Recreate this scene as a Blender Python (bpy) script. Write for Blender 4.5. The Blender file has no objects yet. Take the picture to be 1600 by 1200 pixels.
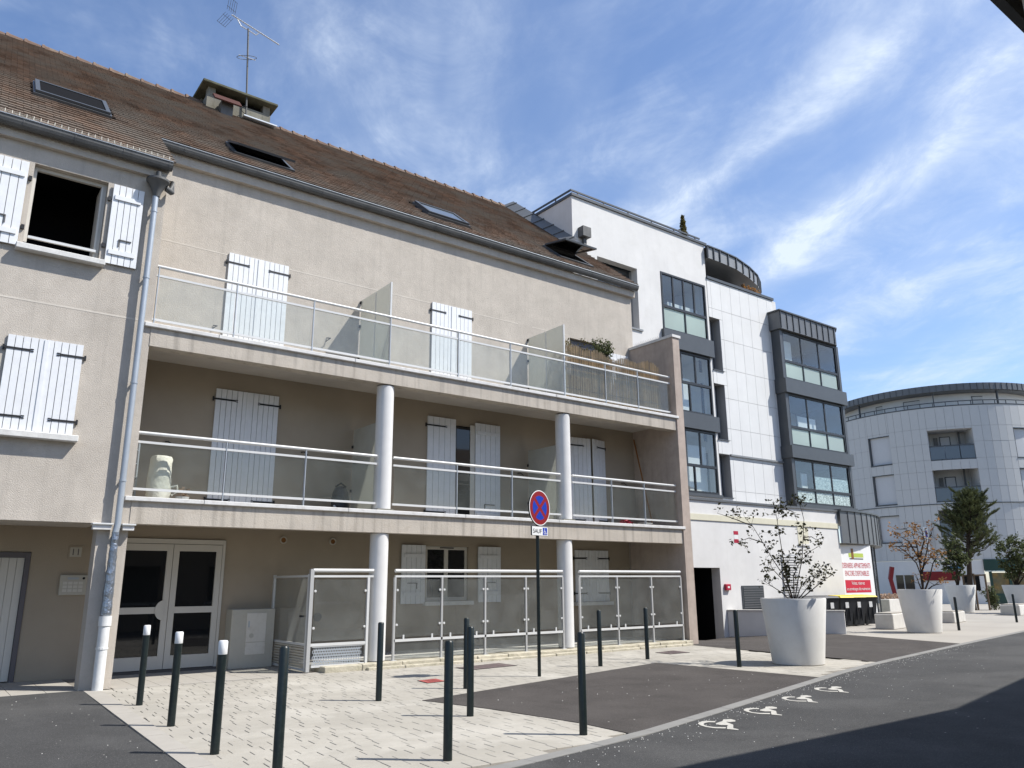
import bpy, math, random
import numpy as np
from mathutils import Matrix, Vector
random.seed(7)
rnd = random.random
def U(a, b): return a + (b - a) * random.random()
D = bpy.data
S = bpy.context.scene
COL = S.collection

# ------------------------------------------------------------------ camera
# world axes: X along the street facade, Y into the building, Z up; the eye stands 1.6 m over (0,0)
FPX, PIT, ROL, YAW, EYE = 1225.0, math.radians(14.264), math.radians(-0.38), math.radians(52.875), 1.6
def _axes():
    F = np.array([math.cos(YAW)*math.cos(PIT), math.sin(YAW)*math.cos(PIT), math.sin(PIT)])
    r = np.array([math.sin(YAW), -math.cos(YAW), 0.0]); u = np.cross(r, F)
    return F, math.cos(ROL)*r + math.sin(ROL)*u, -math.sin(ROL)*r + math.cos(ROL)*u
AF, AR, AU = _axes()
CAMP = np.array([0.0, 0.0, EYE])
cam = D.cameras.new('camera'); camo = D.objects.new('camera', cam); COL.objects.link(camo)
cam.sensor_width = 36; cam.lens = 36 * FPX / 1600; cam.clip_start = 0.1; cam.clip_end = 6000
camo.matrix_world = Matrix(((AR[0], AU[0], -AF[0], 0), (AR[1], AU[1], -AF[1], 0), (AR[2], AU[2], -AF[2], EYE), (0, 0, 0, 1)))
S.camera = camo
def ray(x, y): return AF + AR*(x-800)/FPX - AU*(y-600)/FPX
def gp(x, y, z=0.0):
    r = ray(x, y); return CAMP + r*((z-EYE)/r[2])
def onY(x, y, Y):
    r = ray(x, y); return CAMP + r*(Y/r[1])
def atP(x, y, P):                       # on the upright plane through P that faces the eye
    n = np.array([P[0], P[1], 0.0]); r = ray(x, y); return CAMP + r*((n@n)/(r@n))

# ------------------------------------------------------------------ sky, sun, exposure
SUN_AZ, SUN_EL = math.radians(-43.0), math.radians(51.5)      # direction TO the sun in the XY plane
W = D.worlds.new('World'); S.world = W; W.use_nodes = True
nt = W.node_tree; nt.nodes.clear()
def N(t, nt, **kw):
    n = nt.nodes.new(t)
    for k, v in kw.items(): setattr(n, k, v)
    return n
def M_(nt, op, a, b=None, c=None, clamp=False):
    n = N('ShaderNodeMath', nt, operation=op); n.use_clamp = clamp
    for i, v in enumerate((a, b, c)):
        if v is None: continue
        if hasattr(v, 'is_output'): nt.links.new(v, n.inputs[i])
        else: n.inputs[i].default_value = v
    return n.outputs[0]
L = nt.links.new
sky = N('ShaderNodeTexSky', nt, sky_type='NISHITA', sun_disc=False, sun_elevation=SUN_EL, sun_rotation=math.pi/2 - SUN_AZ,
        altitude=100, air_density=1.0, dust_density=0.6, ozone_density=2.4)
tc = N('ShaderNodeTexCoord', nt); sp = N('ShaderNodeSeparateXYZ', nt); L(tc.outputs['Generated'], sp.inputs[0])
zz = M_(nt, 'ADD', M_(nt, 'MAXIMUM', sp.outputs[2], 0.0), 0.10)
cb = N('ShaderNodeCombineXYZ', nt); L(M_(nt, 'DIVIDE', sp.outputs[0], zz), cb.inputs[0]); L(M_(nt, 'DIVIDE', sp.outputs[1], zz), cb.inputs[1])
def streak(ang, sc, loc, detail, rough, dist):
    mp = N('ShaderNodeMapping', nt); mp.inputs['Rotation'].default_value = (0, 0, -ang); mp.vector_type = 'POINT'
    m2 = N('ShaderNodeMapping', nt); m2.inputs['Scale'].default_value = sc; m2.inputs['Location'].default_value = loc
    L(cb.outputs[0], mp.inputs[0]); L(mp.outputs[0], m2.inputs[0])
    nz = N('ShaderNodeTexNoise', nt); nz.inputs['Scale'].default_value = 1; nz.inputs['Detail'].default_value = detail
    nz.inputs['Roughness'].default_value = rough; nz.inputs['Distortion'].default_value = dist
    L(m2.outputs[0], nz.inputs['Vector']); return nz.outputs[0]
def rng(v, a, b, lo=0.0, hi=1.0):
    n = N('ShaderNodeMapRange', nt); n.interpolation_type = 'SMOOTHSTEP'
    for i, q in enumerate((a, b, lo, hi)): n.inputs[i+1].default_value = q
    L(v, n.inputs[0]); return n.outputs[0]
A_ = math.radians(64)
big = rng(streak(A_+0.1, (0.22, 0.75, 1), (5.3, 0.4, 0), 3, 0.5, 0.3), 0.36, 0.66)
band = rng(streak(A_, (0.36, 1.25, 1), (3.1, 2.27, 0), 5, 0.60, 0.7), 0.45, 0.78)
soft = rng(streak(A_+0.5, (1.5, 2.1, 1), (0.4, 7.7, 0), 6, 0.62, 0.4), 0.40, 0.82)
fine = rng(streak(A_-0.3, (3.4, 4.6, 1), (2.4, 1.3, 0), 6, 0.68, 0.5), 0.36, 0.74)
cl = M_(nt, 'ADD', M_(nt, 'MULTIPLY', band, M_(nt, 'ADD', 0.22, M_(nt, 'MULTIPLY', fine, 0.38))), M_(nt, 'MULTIPLY', M_(nt, 'MULTIPLY', soft, M_(nt, 'ADD', 0.35, fine)), M_(nt, 'ADD', 0.30, M_(nt, 'MULTIPLY', big, 0.5))), clamp=True)
s2 = N('ShaderNodeSeparateXYZ', nt); L(cb.outputs[0], s2.inputs[0])
warp = streak(A_, (1.4, 2.0, 1), (8.8, 3.1, 0), 4, 0.6, 0.3)
def trail(ang, c, w, a0, a1, amt):                # one long cirrus trail in the cloud layer
    t_, n_ = (math.cos(ang), math.sin(ang)), (-math.sin(ang), math.cos(ang))
    al = M_(nt, 'ADD', M_(nt, 'MULTIPLY', s2.outputs[0], t_[0]), M_(nt, 'MULTIPLY', s2.outputs[1], t_[1]))
    ac = M_(nt, 'ADD', M_(nt, 'MULTIPLY', s2.outputs[0], n_[0]), M_(nt, 'MULTIPLY', s2.outputs[1], n_[1]))
    ac = M_(nt, 'ADD', M_(nt, 'ADD', ac, -c), M_(nt, 'MULTIPLY', M_(nt, 'ADD', warp, -0.5), 0.34))
    g_ = M_(nt, 'DIVIDE', ac, w); g_ = M_(nt, 'POWER', 2.718, M_(nt, 'MULTIPLY', M_(nt, 'MULTIPLY', g_, g_), -1.0))
    e_ = M_(nt, 'MULTIPLY', rng(al, a0, a0+0.35), rng(al, a1, a1-0.35))
    return M_(nt, 'MULTIPLY', M_(nt, 'MULTIPLY', g_, e_), M_(nt, 'MULTIPLY', M_(nt, 'ADD', 0.45, M_(nt, 'MULTIPLY', fine, 0.75)), amt))
for q in ((math.radians(79.2), -1.0, 0.060, 0.30, 1.60, 0.55), (math.radians(63.5), -1.02, 0.085, 0.50, 2.10, 0.72), (math.radians(66.0), -1.43, 0.10, 0.70, 2.20, 0.40), (math.radians(70.0), -1.22, 0.16, 0.5, 2.0, 0.22), (math.radians(60.0), 0.55, 0.14, -1.0, 1.0, 0.35), (math.radians(66.0), -2.6, 0.2, -1.5, 1.2, 0.4)):
    cl = M_(nt, 'ADD', cl, trail(*q), clamp=True)
cl = M_(nt, 'MULTIPLY', cl, rng(sp.outputs[2], -0.02, 0.03))
cl = M_(nt, 'MULTIPLY', cl, 0.92)
mix = N('ShaderNodeMix', nt, data_type='RGBA'); L(cl, mix.inputs[0]); 
tint = N('ShaderNodeMix', nt, data_type='RGBA', blend_type='MULTIPLY'); tint.inputs[0].default_value = 1.0
L(sky.outputs[0], tint.inputs[6]); tint.inputs[7].default_value = (1.38, 1.42, 1.54, 1); L(tint.outputs[2], mix.inputs[6]); mix.inputs[7].default_value = (6.8, 7.7, 9.0, 1)
bg = N('ShaderNodeBackground', nt); bg.inputs[1].default_value = 0.092; L(mix.outputs[2], bg.inputs[0])
wo = N('ShaderNodeOutputWorld', nt); L(bg.outputs[0], wo.inputs[0])

sl = D.lights.new('sun', 'SUN'); sl.energy = 5.0; sl.angle = math.radians(0.53); sl.color = (1.0, 0.965, 0.905)
so = D.objects.new('sun', sl); COL.objects.link(so)
sd = Vector((math.cos(SUN_AZ)*math.cos(SUN_EL), math.sin(SUN_AZ)*math.cos(SUN_EL), math.sin(SUN_EL)))
so.rotation_euler = sd.to_track_quat('Z', 'Y').to_euler(); so.location = sd*60
vs = S.view_settings; vs.view_transform = 'Standard'; vs.look = 'None'; vs.exposure = 0.46; vs.gamma = 1.0; vs.use_curve_mapping = False
S.cycles.diffuse_bounces = 3; S.cycles.transparent_max_bounces = 24; S.cycles.caustics_reflective = False; S.cycles.caustics_refractive = False
S.render.resolution_x = 1024; S.render.resolution_y = 768

# ------------------------------------------------------------------ materials
def mat(name, col, rough=0.8, spec=0.3, metal=0.0, var=0.0, vscale=3.0, bump=0.0, bscale=60.0, isl=0.0, dirt=None, streaks=0.0, hue=None, bdist=0.01, speck=0.0, patch=None):
    """principled; var = soft colour drift, isl = per-piece brightness spread, dirt = (colour, amount, scale), streaks = vertical rain stains,
    speck = pale aggregate flecks, patch = (colour, scale, lo, hi) large stains"""
    if max(col) > 0.2: col = tuple(c*0.9 for c in col)
    m = D.materials.new(name); m.use_nodes = True; t = m.node_tree; b = t.nodes['Principled BSDF']; l = t.links.new
    b.inputs['Roughness'].default_value = rough; b.inputs['Specular IOR Level'].default_value = spec; b.inputs['Metallic'].default_value = metal
    tcn = N('ShaderNodeNewGeometry', t); pos = tcn.outputs['Position']
    base = N('ShaderNodeRGB', t); base.outputs[0].default_value = (*col, 1); cur = base.outputs[0]
    def mixc(fac, c2, blend='MIX'):
        nonlocal cur
        x = N('ShaderNodeMix', t, data_type='RGBA', blend_type=blend)
        if hasattr(fac, 'is_output'): l(fac, x.inputs[0])
        else: x.inputs[0].default_value = fac
        l(cur, x.inputs[6])
        if hasattr(c2, 'is_output'): l(c2, x.inputs[7])
        else: x.inputs[7].default_value = (*c2, 1)
        cur = x.outputs[2]
    def noise(sc, det=4, rg=0.55, vec=None, dist=0.0):
        n = N('ShaderNodeTexNoise', t); n.inputs['Scale'].default_value = sc; n.inputs['Detail'].default_value = det
        n.inputs['Roughness'].default_value = rg; n.inputs['Distortion'].default_value = dist; l(vec or pos, n.inputs['Vector']); return n.outputs[0]
    def mr(v, a, b_, lo, hi):
        n = N('ShaderNodeMapRange', t)
        for i, q in enumerate((a, b_, lo, hi)): n.inputs[i+1].default_value = q
        l(v, n.inputs[0]); return n.outputs[0]
    def gray(v):
        c = N('ShaderNodeCombineColor', t)
        for i in range(3): l(v, c.inputs[i])
        return c.outputs[0]
    if var: mixc(1.0, gray(mr(noise(vscale, 6, 0.62), 0.3, 0.7, 1-var, 1+var)), 'MULTIPLY')
    if isl:
        mixc(1.0, gray(mr(tcn.outputs['Random Per Island'], 0, 1, 1-isl, 1+isl)), 'MULTIPLY')
    if hue:
        mixc(mr(noise(hue[1], 3), 0.4, 0.65, 0, 1), hue[0])
    if patch: mixc(mr(noise(patch[1], 5, 0.6, dist=0.4), patch[2], patch[3], 0, 1), patch[0])
    if dirt:
        mixc(M_(t, 'MULTIPLY', mr(noise(dirt[2], 8, 0.7), 0.48, 0.75, 0, 1), dirt[1]), dirt[0])
    if streaks:
        mp = N('ShaderNodeMapping', t); mp.inputs['Scale'].default_value = (7, 7, 0.35); l(pos, mp.inputs[0])
        mixc(M_(t, 'MULTIPLY', mr(noise(1.0, 5, 0.6, mp.outputs[0]), 0.5, 0.75, 0, 1), streaks), tuple(c*0.45 for c in col))
    if speck:
        vo = N('ShaderNodeTexVoronoi', t); vo.inputs['Scale'].default_value = 38; l(pos, vo.inputs['Vector'])
        mixc(M_(t, 'MULTIPLY', mr(vo.outputs['Distance'], 0.0, 0.24, 1, 0), speck), (0.42, 0.40, 0.37))
        mixc(1.0, gray(mr(noise(120, 2, 0.5), 0.3, 0.7, 0.66, 1.36)), 'MULTIPLY')
        v2 = N('ShaderNodeTexVoronoi', t); v2.inputs['Scale'].default_value = 5.5; l(pos, v2.inputs['Vector']); sc_ = N('ShaderNodeSeparateColor', t); l(v2.outputs['Color'], sc_.inputs[0])
        mixc(M_(t, 'MULTIPLY', mr(v2.outputs['Distance'], 0.05, 0.075, 1, 0), mr(sc_.outputs[0], 0.80, 0.82, 0, 0.9)), (0.5, 0.48, 0.44))
    l(cur, b.inputs['Base Color'])
    if bump:
        bp = N('ShaderNodeBump', t); bp.inputs['Strength'].default_value = bump; bp.inputs['Distance'].default_value = bdist
        l(noise(bscale, 3, 0.6), bp.inputs['Height']); l(bp.outputs[0], b.inputs['Normal'])
    return m
def glass(name, tint, diff=0.0, dcol=(0.6, 0.62, 0.6), rough=0.0, dirt=0.0, f0=0.035, fp=4.5):
    """thin pane: see-through + fresnel mirror, with a share of frosting / grime"""
    m = D.materials.new(name); m.use_nodes = True; t = m.node_tree; t.nodes.clear(); l = t.links.new
    o = N('ShaderNodeOutputMaterial', t); tr = N('ShaderNodeBsdfTransparent', t); tr.inputs[0].default_value = (*tint, 1)
    gl = N('ShaderNodeBsdfGlossy', t); gl.inputs['Roughness'].default_value = rough
    df = N('ShaderNodeBsdfDiffuse', t); df.inputs[0].default_value = (*dcol, 1)
    tl = N('ShaderNodeBsdfTranslucent', t); tl.inputs[0].default_value = (*dcol, 1)
    ad = N('ShaderNodeMixShader', t); ad.inputs[0].default_value = 0.5; l(df.outputs[0], ad.inputs[1]); l(tl.outputs[0], ad.inputs[2])
    m1 = N('ShaderNodeMixShader', t); l(tr.outputs[0], m1.inputs[1]); l(ad.outputs[0], m1.inputs[2])
    if dirt:
        gn = N('ShaderNodeNewGeometry', t); nz = N('ShaderNodeTexNoise', t); nz.inputs['Scale'].default_value = 2.3; nz.inputs['Detail'].default_value = 6
        l(gn.outputs['Position'], nz.inputs['Vector']); r = N('ShaderNodeMapRange', t)
        for i, q in enumerate((0.35, 0.75, diff, diff+dirt)): r.inputs[i+1].default_value = q
        l(nz.outputs[0], r.inputs[0]); l(r.outputs[0], m1.inputs[0])
    else: m1.inputs[0].default_value = diff
    lw = N('ShaderNodeLayerWeight', t); lw.inputs[0].default_value = 0.5; fr = M_(t, 'ADD', f0, M_(t, 'MULTIPLY', 0.9, M_(t, 'POWER', lw.outputs['Facing'], fp)))
    m2 = N('ShaderNodeMixShader', t); l(fr, m2.inputs[0]); l(m1.outputs[0], m2.inputs[1]); l(gl.outputs[0], m2.inputs[2]); l(m2.outputs[0], o.inputs[0])
    return m
def leafm(name, col, tr=0.35, isl=0.35):
    m = mat(name, col, 0.6, 0.25, isl=isl); t = m.node_tree; b = t.nodes['Principled BSDF']; o = t.nodes['Material Output']
    tl = N('ShaderNodeBsdfTranslucent', t); mx = N('ShaderNodeMixShader', t); mx.inputs[0].default_value = tr
    t.links.new(b.inputs['Base Color'].links[0].from_socket, tl.inputs[0]); t.links.new(b.outputs[0], mx.inputs[1]); t.links.new(tl.outputs[0], mx.inputs[2]); t.links.new(mx.outputs[0], o.inputs[0])
    return m
M = {}
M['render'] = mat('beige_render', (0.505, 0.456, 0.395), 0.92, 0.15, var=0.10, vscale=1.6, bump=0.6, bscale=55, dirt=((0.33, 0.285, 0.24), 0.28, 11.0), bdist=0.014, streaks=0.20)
M['render_band'] = mat('beige_render_edge', (0.50, 0.45, 0.385), 0.92, 0.15, var=0.14, vscale=2.5, bump=0.5, bscale=45, dirt=((0.22, 0.18, 0.13), 0.45, 5.0), streaks=0.75, bdist=0.012)
M['render_pink'] = mat('pink_render', (0.45, 0.375, 0.32), 0.92, 0.15, var=0.12, vscale=2.5, bump=0.5, bscale=45, dirt=((0.27, 0.22, 0.19), 0.35, 6.0), streaks=0.25)
M['render_low'] = mat('smooth_beige_shaded', (0.375, 0.315, 0.24), 0.9, 0.15, var=0.06, vscale=1.2, bump=0.25, bscale=60)  # smoother, browner wall; its colour is also darkened to deepen the recess shade
M['string'] = mat('pale_joint_line', (0.60, 0.55, 0.48), 0.9, 0.1, var=0.1)
M['ceil'] = mat('balcony_ceiling', (0.52, 0.48, 0.43), 0.9, 0.1, var=0.05)
M['cap'] = mat('pale_coping', (0.66, 0.65, 0.63), 0.6, 0.3, var=0.08, vscale=4, dirt=((0.30, 0.27, 0.22), 0.45, 7))
M['sill'] = mat('stone_sill', (0.66, 0.65, 0.62), 0.75, 0.2, var=0.1, vscale=8, dirt=((0.35, 0.33, 0.3), 0.4, 30))
M['column'] = mat('white_column_paint', (0.68, 0.67, 0.65), 0.6, 0.3, var=0.05, bump=0.1, bscale=40, streaks=0.12)
M['alu'] = mat('white_aluminium', (0.62, 0.62, 0.605), 0.35, 0.5, var=0.04)
M['shutter'] = mat('white_shutter_paint', (0.74, 0.75, 0.76), 0.5, 0.4, var=0.04, vscale=6, isl=0.04, dirt=((0.50, 0.49, 0.46), 0.25, 14))
M['iron'] = mat('black_iron', (0.012, 0.012, 0.013), 0.5, 0.4)
M['zinc'] = mat('grey_zinc', (0.42, 0.455, 0.49), 0.42, 0.5, metal=0.35, var=0.06, vscale=5)
M['zinc_old'] = mat('weathered_dark_zinc', (0.10, 0.10, 0.098), 0.6, 0.35, metal=0.2, var=0.2, vscale=3, streaks=0.3)
M['dented'] = mat('crumpled_zinc', (0.30, 0.33, 0.37), 0.28, 0.5, metal=0.75, var=0.15, vscale=9, bump=0.8, bscale=13, bdist=0.03)
M['pvc'] = mat('white_pvc_pipe', (0.72, 0.72, 0.70), 0.45, 0.4, var=0.05, dirt=((0.40, 0.38, 0.34), 0.4, 8))
M['tile'] = mat('brown_roof_tile', (0.225, 0.158, 0.116), 0.88, 0.15, isl=0.28, var=0.13, vscale=0.7, hue=((0.215, 0.185, 0.155), 0.9), dirt=((0.30, 0.27, 0.23), 0.30, 11), bump=0.3, bscale=50)
M['ridge'] = mat('ridge_tile', (0.13, 0.088, 0.068), 0.88, 0.15, isl=0.25, var=0.2, vscale=2, dirt=((0.30, 0.27, 0.20), 0.5, 5))
M['under'] = mat('roof_underlay', (0.06, 0.045, 0.035), 0.9, 0.1)
M['concrete'] = mat('mossy_concrete', (0.23, 0.22, 0.185), 0.95, 0.1, var=0.25, vscale=3, dirt=((0.10, 0.10, 0.07), 0.7, 6), bump=0.4, bscale=30, streaks=0.5)
M['conc_pale'] = mat('pale_concrete', (0.58, 0.56, 0.52), 0.85, 0.2, var=0.08, vscale=3, bump=0.15, bscale=40, dirt=((0.36, 0.34, 0.30), 0.3, 7))
M['plinth'] = mat('rough_plinth_stone', (0.46, 0.42, 0.33), 0.95, 0.1, var=0.22, vscale=5, bump=0.6, bscale=35, dirt=((0.22, 0.21, 0.13), 0.6, 7), isl=0.12, bdist=0.02)
M['glass_rail'] = glass('balcony_glass', (0.935, 0.955, 0.945), 0.035, (0.52, 0.56, 0.54), 0.0, 0.06, f0=0.035, fp=5.0)
M['glass_ground'] = glass('milky_terrace_glass', (0.91, 0.925, 0.92), 0.08, (0.54, 0.56, 0.54), 0.0, 0.10, f0=0.04, fp=4.5)
M['glass_frost'] = glass('frosted_glass', (0.76, 0.77, 0.74), 0.58, (0.60, 0.60, 0.555), 0.25, 0.1)
M['glass_lite'] = glass('clear_window_glass', (0.93, 0.96, 0.96), 0.0, f0=0.06, fp=4.0)
M['glass_milk'] = glass('milk_green_glass', (0.8, 0.86, 0.82), 0.80, (0.66, 0.76, 0.71), 0.12)
M['glass_print'] = mat('leaf_print_film', (0.42, 0.50, 0.47), 0.25, 0.5, var=0.75, vscale=17)
M['dark_pane'] = mat('dark_window_pane', (0.008, 0.009, 0.010), 0.03, 0.5)
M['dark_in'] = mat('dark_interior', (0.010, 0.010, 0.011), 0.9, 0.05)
M['door_frame'] = mat('cream_door_frame', (0.58, 0.55, 0.49), 0.45, 0.4, var=0.03)
M['garage'] = mat('cream_metal_garage', (0.60, 0.57, 0.51), 0.5, 0.4, var=0.04)
M['garage_frame'] = mat('dark_garage_frame', (0.10, 0.09, 0.095), 0.5, 0.4)
M['cabinet'] = mat('beige_utility_cabinet', (0.50, 0.47, 0.40), 0.7, 0.2, var=0.06, vscale=4, dirt=((0.33, 0.28, 0.22), 0.5, 4))
M['cab_door'] = mat('cream_cabinet_door', (0.66, 0.62, 0.55), 0.5, 0.3, dirt=((0.42, 0.36, 0.28), 0.4, 9))
M['white'] = mat('white_render', (0.69, 0.68, 0.66), 0.9, 0.15, var=0.06, vscale=0.9, bump=0.25, bscale=45, dirt=((0.52, 0.51, 0.48), 0.40, 2.2), streaks=0.07)
M['white_panel'] = mat('white_facade_panel', (0.69, 0.687, 0.67), 0.55, 0.3, var=0.04, vscale=1.2, streaks=0.06)
M['joint'] = mat('grey_panel_joint', (0.30, 0.30, 0.30), 0.9, 0.1)
M['reveal'] = mat('grey_window_reveal', (0.36, 0.37, 0.385), 0.6, 0.3)
M['anth'] = mat('anthracite_metal', (0.060, 0.066, 0.072), 0.42, 0.45, var=0.08)
M['seam'] = mat('standing_seam_zinc', (0.125, 0.130, 0.135), 0.45, 0.45, metal=0.25, var=0.10, vscale=2)
M['seam_lt'] = mat('pale_standing_seam', (0.25, 0.255, 0.255), 0.45, 0.45, metal=0.25, var=0.08, vscale=2)
M['in_white'] = mat('loggia_white', (0.82, 0.82, 0.80), 0.9, 0.1)
M['in_grey'] = mat('loggia_grey', (0.22, 0.22, 0.215), 0.9, 0.1, var=0.1)
M['band'] = mat('cream_band', (0.66, 0.63, 0.50), 0.85, 0.1, var=0.04)
M['grey_panel'] = mat('pale_grey_panel', (0.56, 0.56, 0.545), 0.6, 0.3, var=0.02, isl=0.025)
M['roller'] = mat('roller_shutter', (0.58, 0.585, 0.59), 0.55, 0.3, var=0.02)
M['blue_glass'] = mat('slate_balcony_glass', (0.10, 0.125, 0.15), 0.08, 0.5)
M['asphalt'] = mat('road_asphalt', (0.055, 0.0545, 0.0535), 0.93, 0.22, var=0.12, vscale=0.8, bump=0.6, bscale=150, speck=0.35, patch=((0.070, 0.069, 0.067), 0.45, 0.48, 0.60), dirt=((0.036, 0.035, 0.034), 0.55, 1.3))
M['asphalt_br'] = mat('worn_bay_asphalt', (0.066, 0.059, 0.054), 0.95, 0.18, var=0.16, vscale=1.0, bump=0.6, bscale=150, speck=0.28, patch=((0.078, 0.070, 0.064), 0.5, 0.5, 0.7), dirt=((0.035, 0.031, 0.029), 0.5, 1.6))
M['paver'] = mat('sand_paver', (0.375, 0.35, 0.302), 0.92, 0.15, isl=0.05, var=0.09, vscale=0.9, bump=0.35, bscale=90, dirt=((0.26, 0.24, 0.21), 0.32, 6), patch=((0.42, 0.395, 0.345), 0.6, 0.5, 0.66))
M['pavebed'] = mat('joint_sand', (0.23, 0.21, 0.18), 0.98, 0.05, var=0.2, vscale=6)
M['kerb'] = mat('grey_concrete_kerb', (0.24, 0.235, 0.22), 0.92, 0.15, var=0.1, vscale=3, isl=0.08, dirt=((0.20, 0.19, 0.18), 0.4, 9), bump=0.3, bscale=90)
M['slab'] = mat('pale_slab', (0.375, 0.35, 0.31), 0.9, 0.15, isl=0.04, var=0.06, vscale=3, bump=0.2, bscale=70)
M['plaza'] = mat('plaza_concrete', (0.37, 0.345, 0.305), 0.92, 0.15, var=0.08, vscale=0.5, dirt=((0.32, 0.29, 0.25), 0.4, 1.5), bump=0.2, bscale=80)
M['earth'] = mat('bare_ground', (0.20, 0.18, 0.15), 0.95, 0.1, var=0.2)
M['paint'] = mat('white_road_paint', (0.50, 0.48, 0.43), 0.8, 0.2, var=0.08, vscale=20, dirt=((0.16, 0.155, 0.15), 0.75, 26))
M['bollard'] = mat('dark_green_paint', (0.006, 0.012, 0.012), 0.38, 0.4, var=0.2, vscale=9, dirt=((0.05, 0.05, 0.045), 0.25, 25))
M['bcap'] = mat('white_reflective_cap', (0.78, 0.78, 0.77), 0.4, 0.4)
M['planter'] = mat('matt_white_planter', (0.68, 0.67, 0.64), 0.6, 0.3, var=0.03, vscale=2, dirt=((0.47, 0.44, 0.39), 0.35, 3.5), streaks=0.07)
M['soil'] = mat('planter_soil', (0.06, 0.045, 0.03), 0.98, 0.05, var=0.3, vscale=12)
M['bark'] = mat('dark_bark', (0.055, 0.042, 0.032), 0.9, 0.1, var=0.25, vscale=12)
M['wood'] = mat('weathered_stake_wood', (0.13, 0.095, 0.065), 0.85, 0.15, var=0.2, vscale=9)
M['leaf_dark'] = leafm('dark_leaf', (0.045, 0.044, 0.020))
M['leaf_dry'] = leafm('dry_orange_leaf', (0.30, 0.16, 0.06), 0.4, 0.45)
M['leaf_green'] = leafm('olive_leaf', (0.085, 0.10, 0.04))
M['leaf_conif'] = leafm('golden_conifer', (0.12, 0.10, 0.03))
M['needle'] = leafm('pine_needle', (0.095, 0.108, 0.045), 0.25, 0.5)
M['flower'] = leafm('dusty_pink_flower', (0.42, 0.30, 0.22), 0.3, 0.4)
M['red'] = mat('sign_red', (0.24, 0.007, 0.008), 0.4, 0.4)
M['blue'] = mat('sign_blue', (0.003, 0.035, 0.36), 0.4, 0.4)
M['wht'] = mat('sign_white', (0.78, 0.78, 0.76), 0.4, 0.4)
M['blk'] = mat('sign_black', (0.012, 0.012, 0.012), 0.5, 0.3)
M['board'] = mat('advert_board', (0.80, 0.80, 0.79), 0.5, 0.3)
M['crim'] = mat('advert_crimson', (0.55, 0.02, 0.045), 0.5, 0.3)
M['lime'] = mat('advert_lime', (0.45, 0.55, 0.10), 0.5, 0.3)
M['brownm'] = mat('advert_brown', (0.25, 0.11, 0.03), 0.5, 0.3)
M['fire'] = mat('fire_red', (0.42, 0.02, 0.05), 0.4, 0.4)
M['binb'] = mat('dark_bin_plastic', (0.022, 0.024, 0.028), 0.5, 0.4, var=0.1)
M['biny'] = mat('yellow_bin_lid', (0.75, 0.55, 0.03), 0.5, 0.4)
M['reed'] = mat('reed_cane', (0.52, 0.40, 0.255), 0.9, 0.1, isl=0.35, var=0.15, vscale=6)
M['bag'] = mat('cream_cloth', (0.72, 0.69, 0.60), 0.85, 0.1, bump=0.5, bscale=7, bdist=0.06)
M['manhole'] = mat('iron_cover', (0.13, 0.10, 0.095), 0.75, 0.3, var=0.2, vscale=10, bump=0.5, bscale=60)
M['manred'] = mat('red_cover', (0.36, 0.095, 0.085), 0.8, 0.2, var=0.2, vscale=12)
M['greenshop'] = mat('dark_green_shopfront', (0.012, 0.045, 0.035), 0.4, 0.4)
M['autumn'] = mat('shop_window_print', (0.20, 0.13, 0.04), 0.3, 0.4, var=0.5, vscale=3, hue=((0.10, 0.10, 0.06), 1.4))
M['green'] = mat('teal_shop_sign', (0.03, 0.16, 0.32), 0.4, 0.3)
M['purple'] = mat('logo_violet', (0.09, 0.06, 0.34), 0.4, 0.3)
M['red_dk'] = mat('dark_banner_red', (0.17, 0.013, 0.015), 0.6, 0.3)  # even dark red for the banner and the beam
M['moss'] = mat('dark_mossy_slab', (0.10, 0.10, 0.07), 0.95, 0.1, var=0.3, vscale=4, bump=0.4, bscale=25)
M['alu_grey'] = mat('grey_aluminium', (0.42, 0.42, 0.41), 0.4, 0.5, var=0.04)
M['frame_dk'] = mat('black_bay_frame', (0.022, 0.024, 0.027), 0.4, 0.4)
M['hood'] = mat('dark_clay_hood', (0.07, 0.03, 0.025), 0.8, 0.2)
M['step'] = mat('dark_entrance_step', (0.10, 0.09, 0.085), 0.8, 0.2)  # even dark colour of the door threshold
M['curtain_or_fill_panel'] = mat('pale_curtain', (0.50, 0.52, 0.40), 0.9, 0.1, var=0.45, vscale=2.5)

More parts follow.
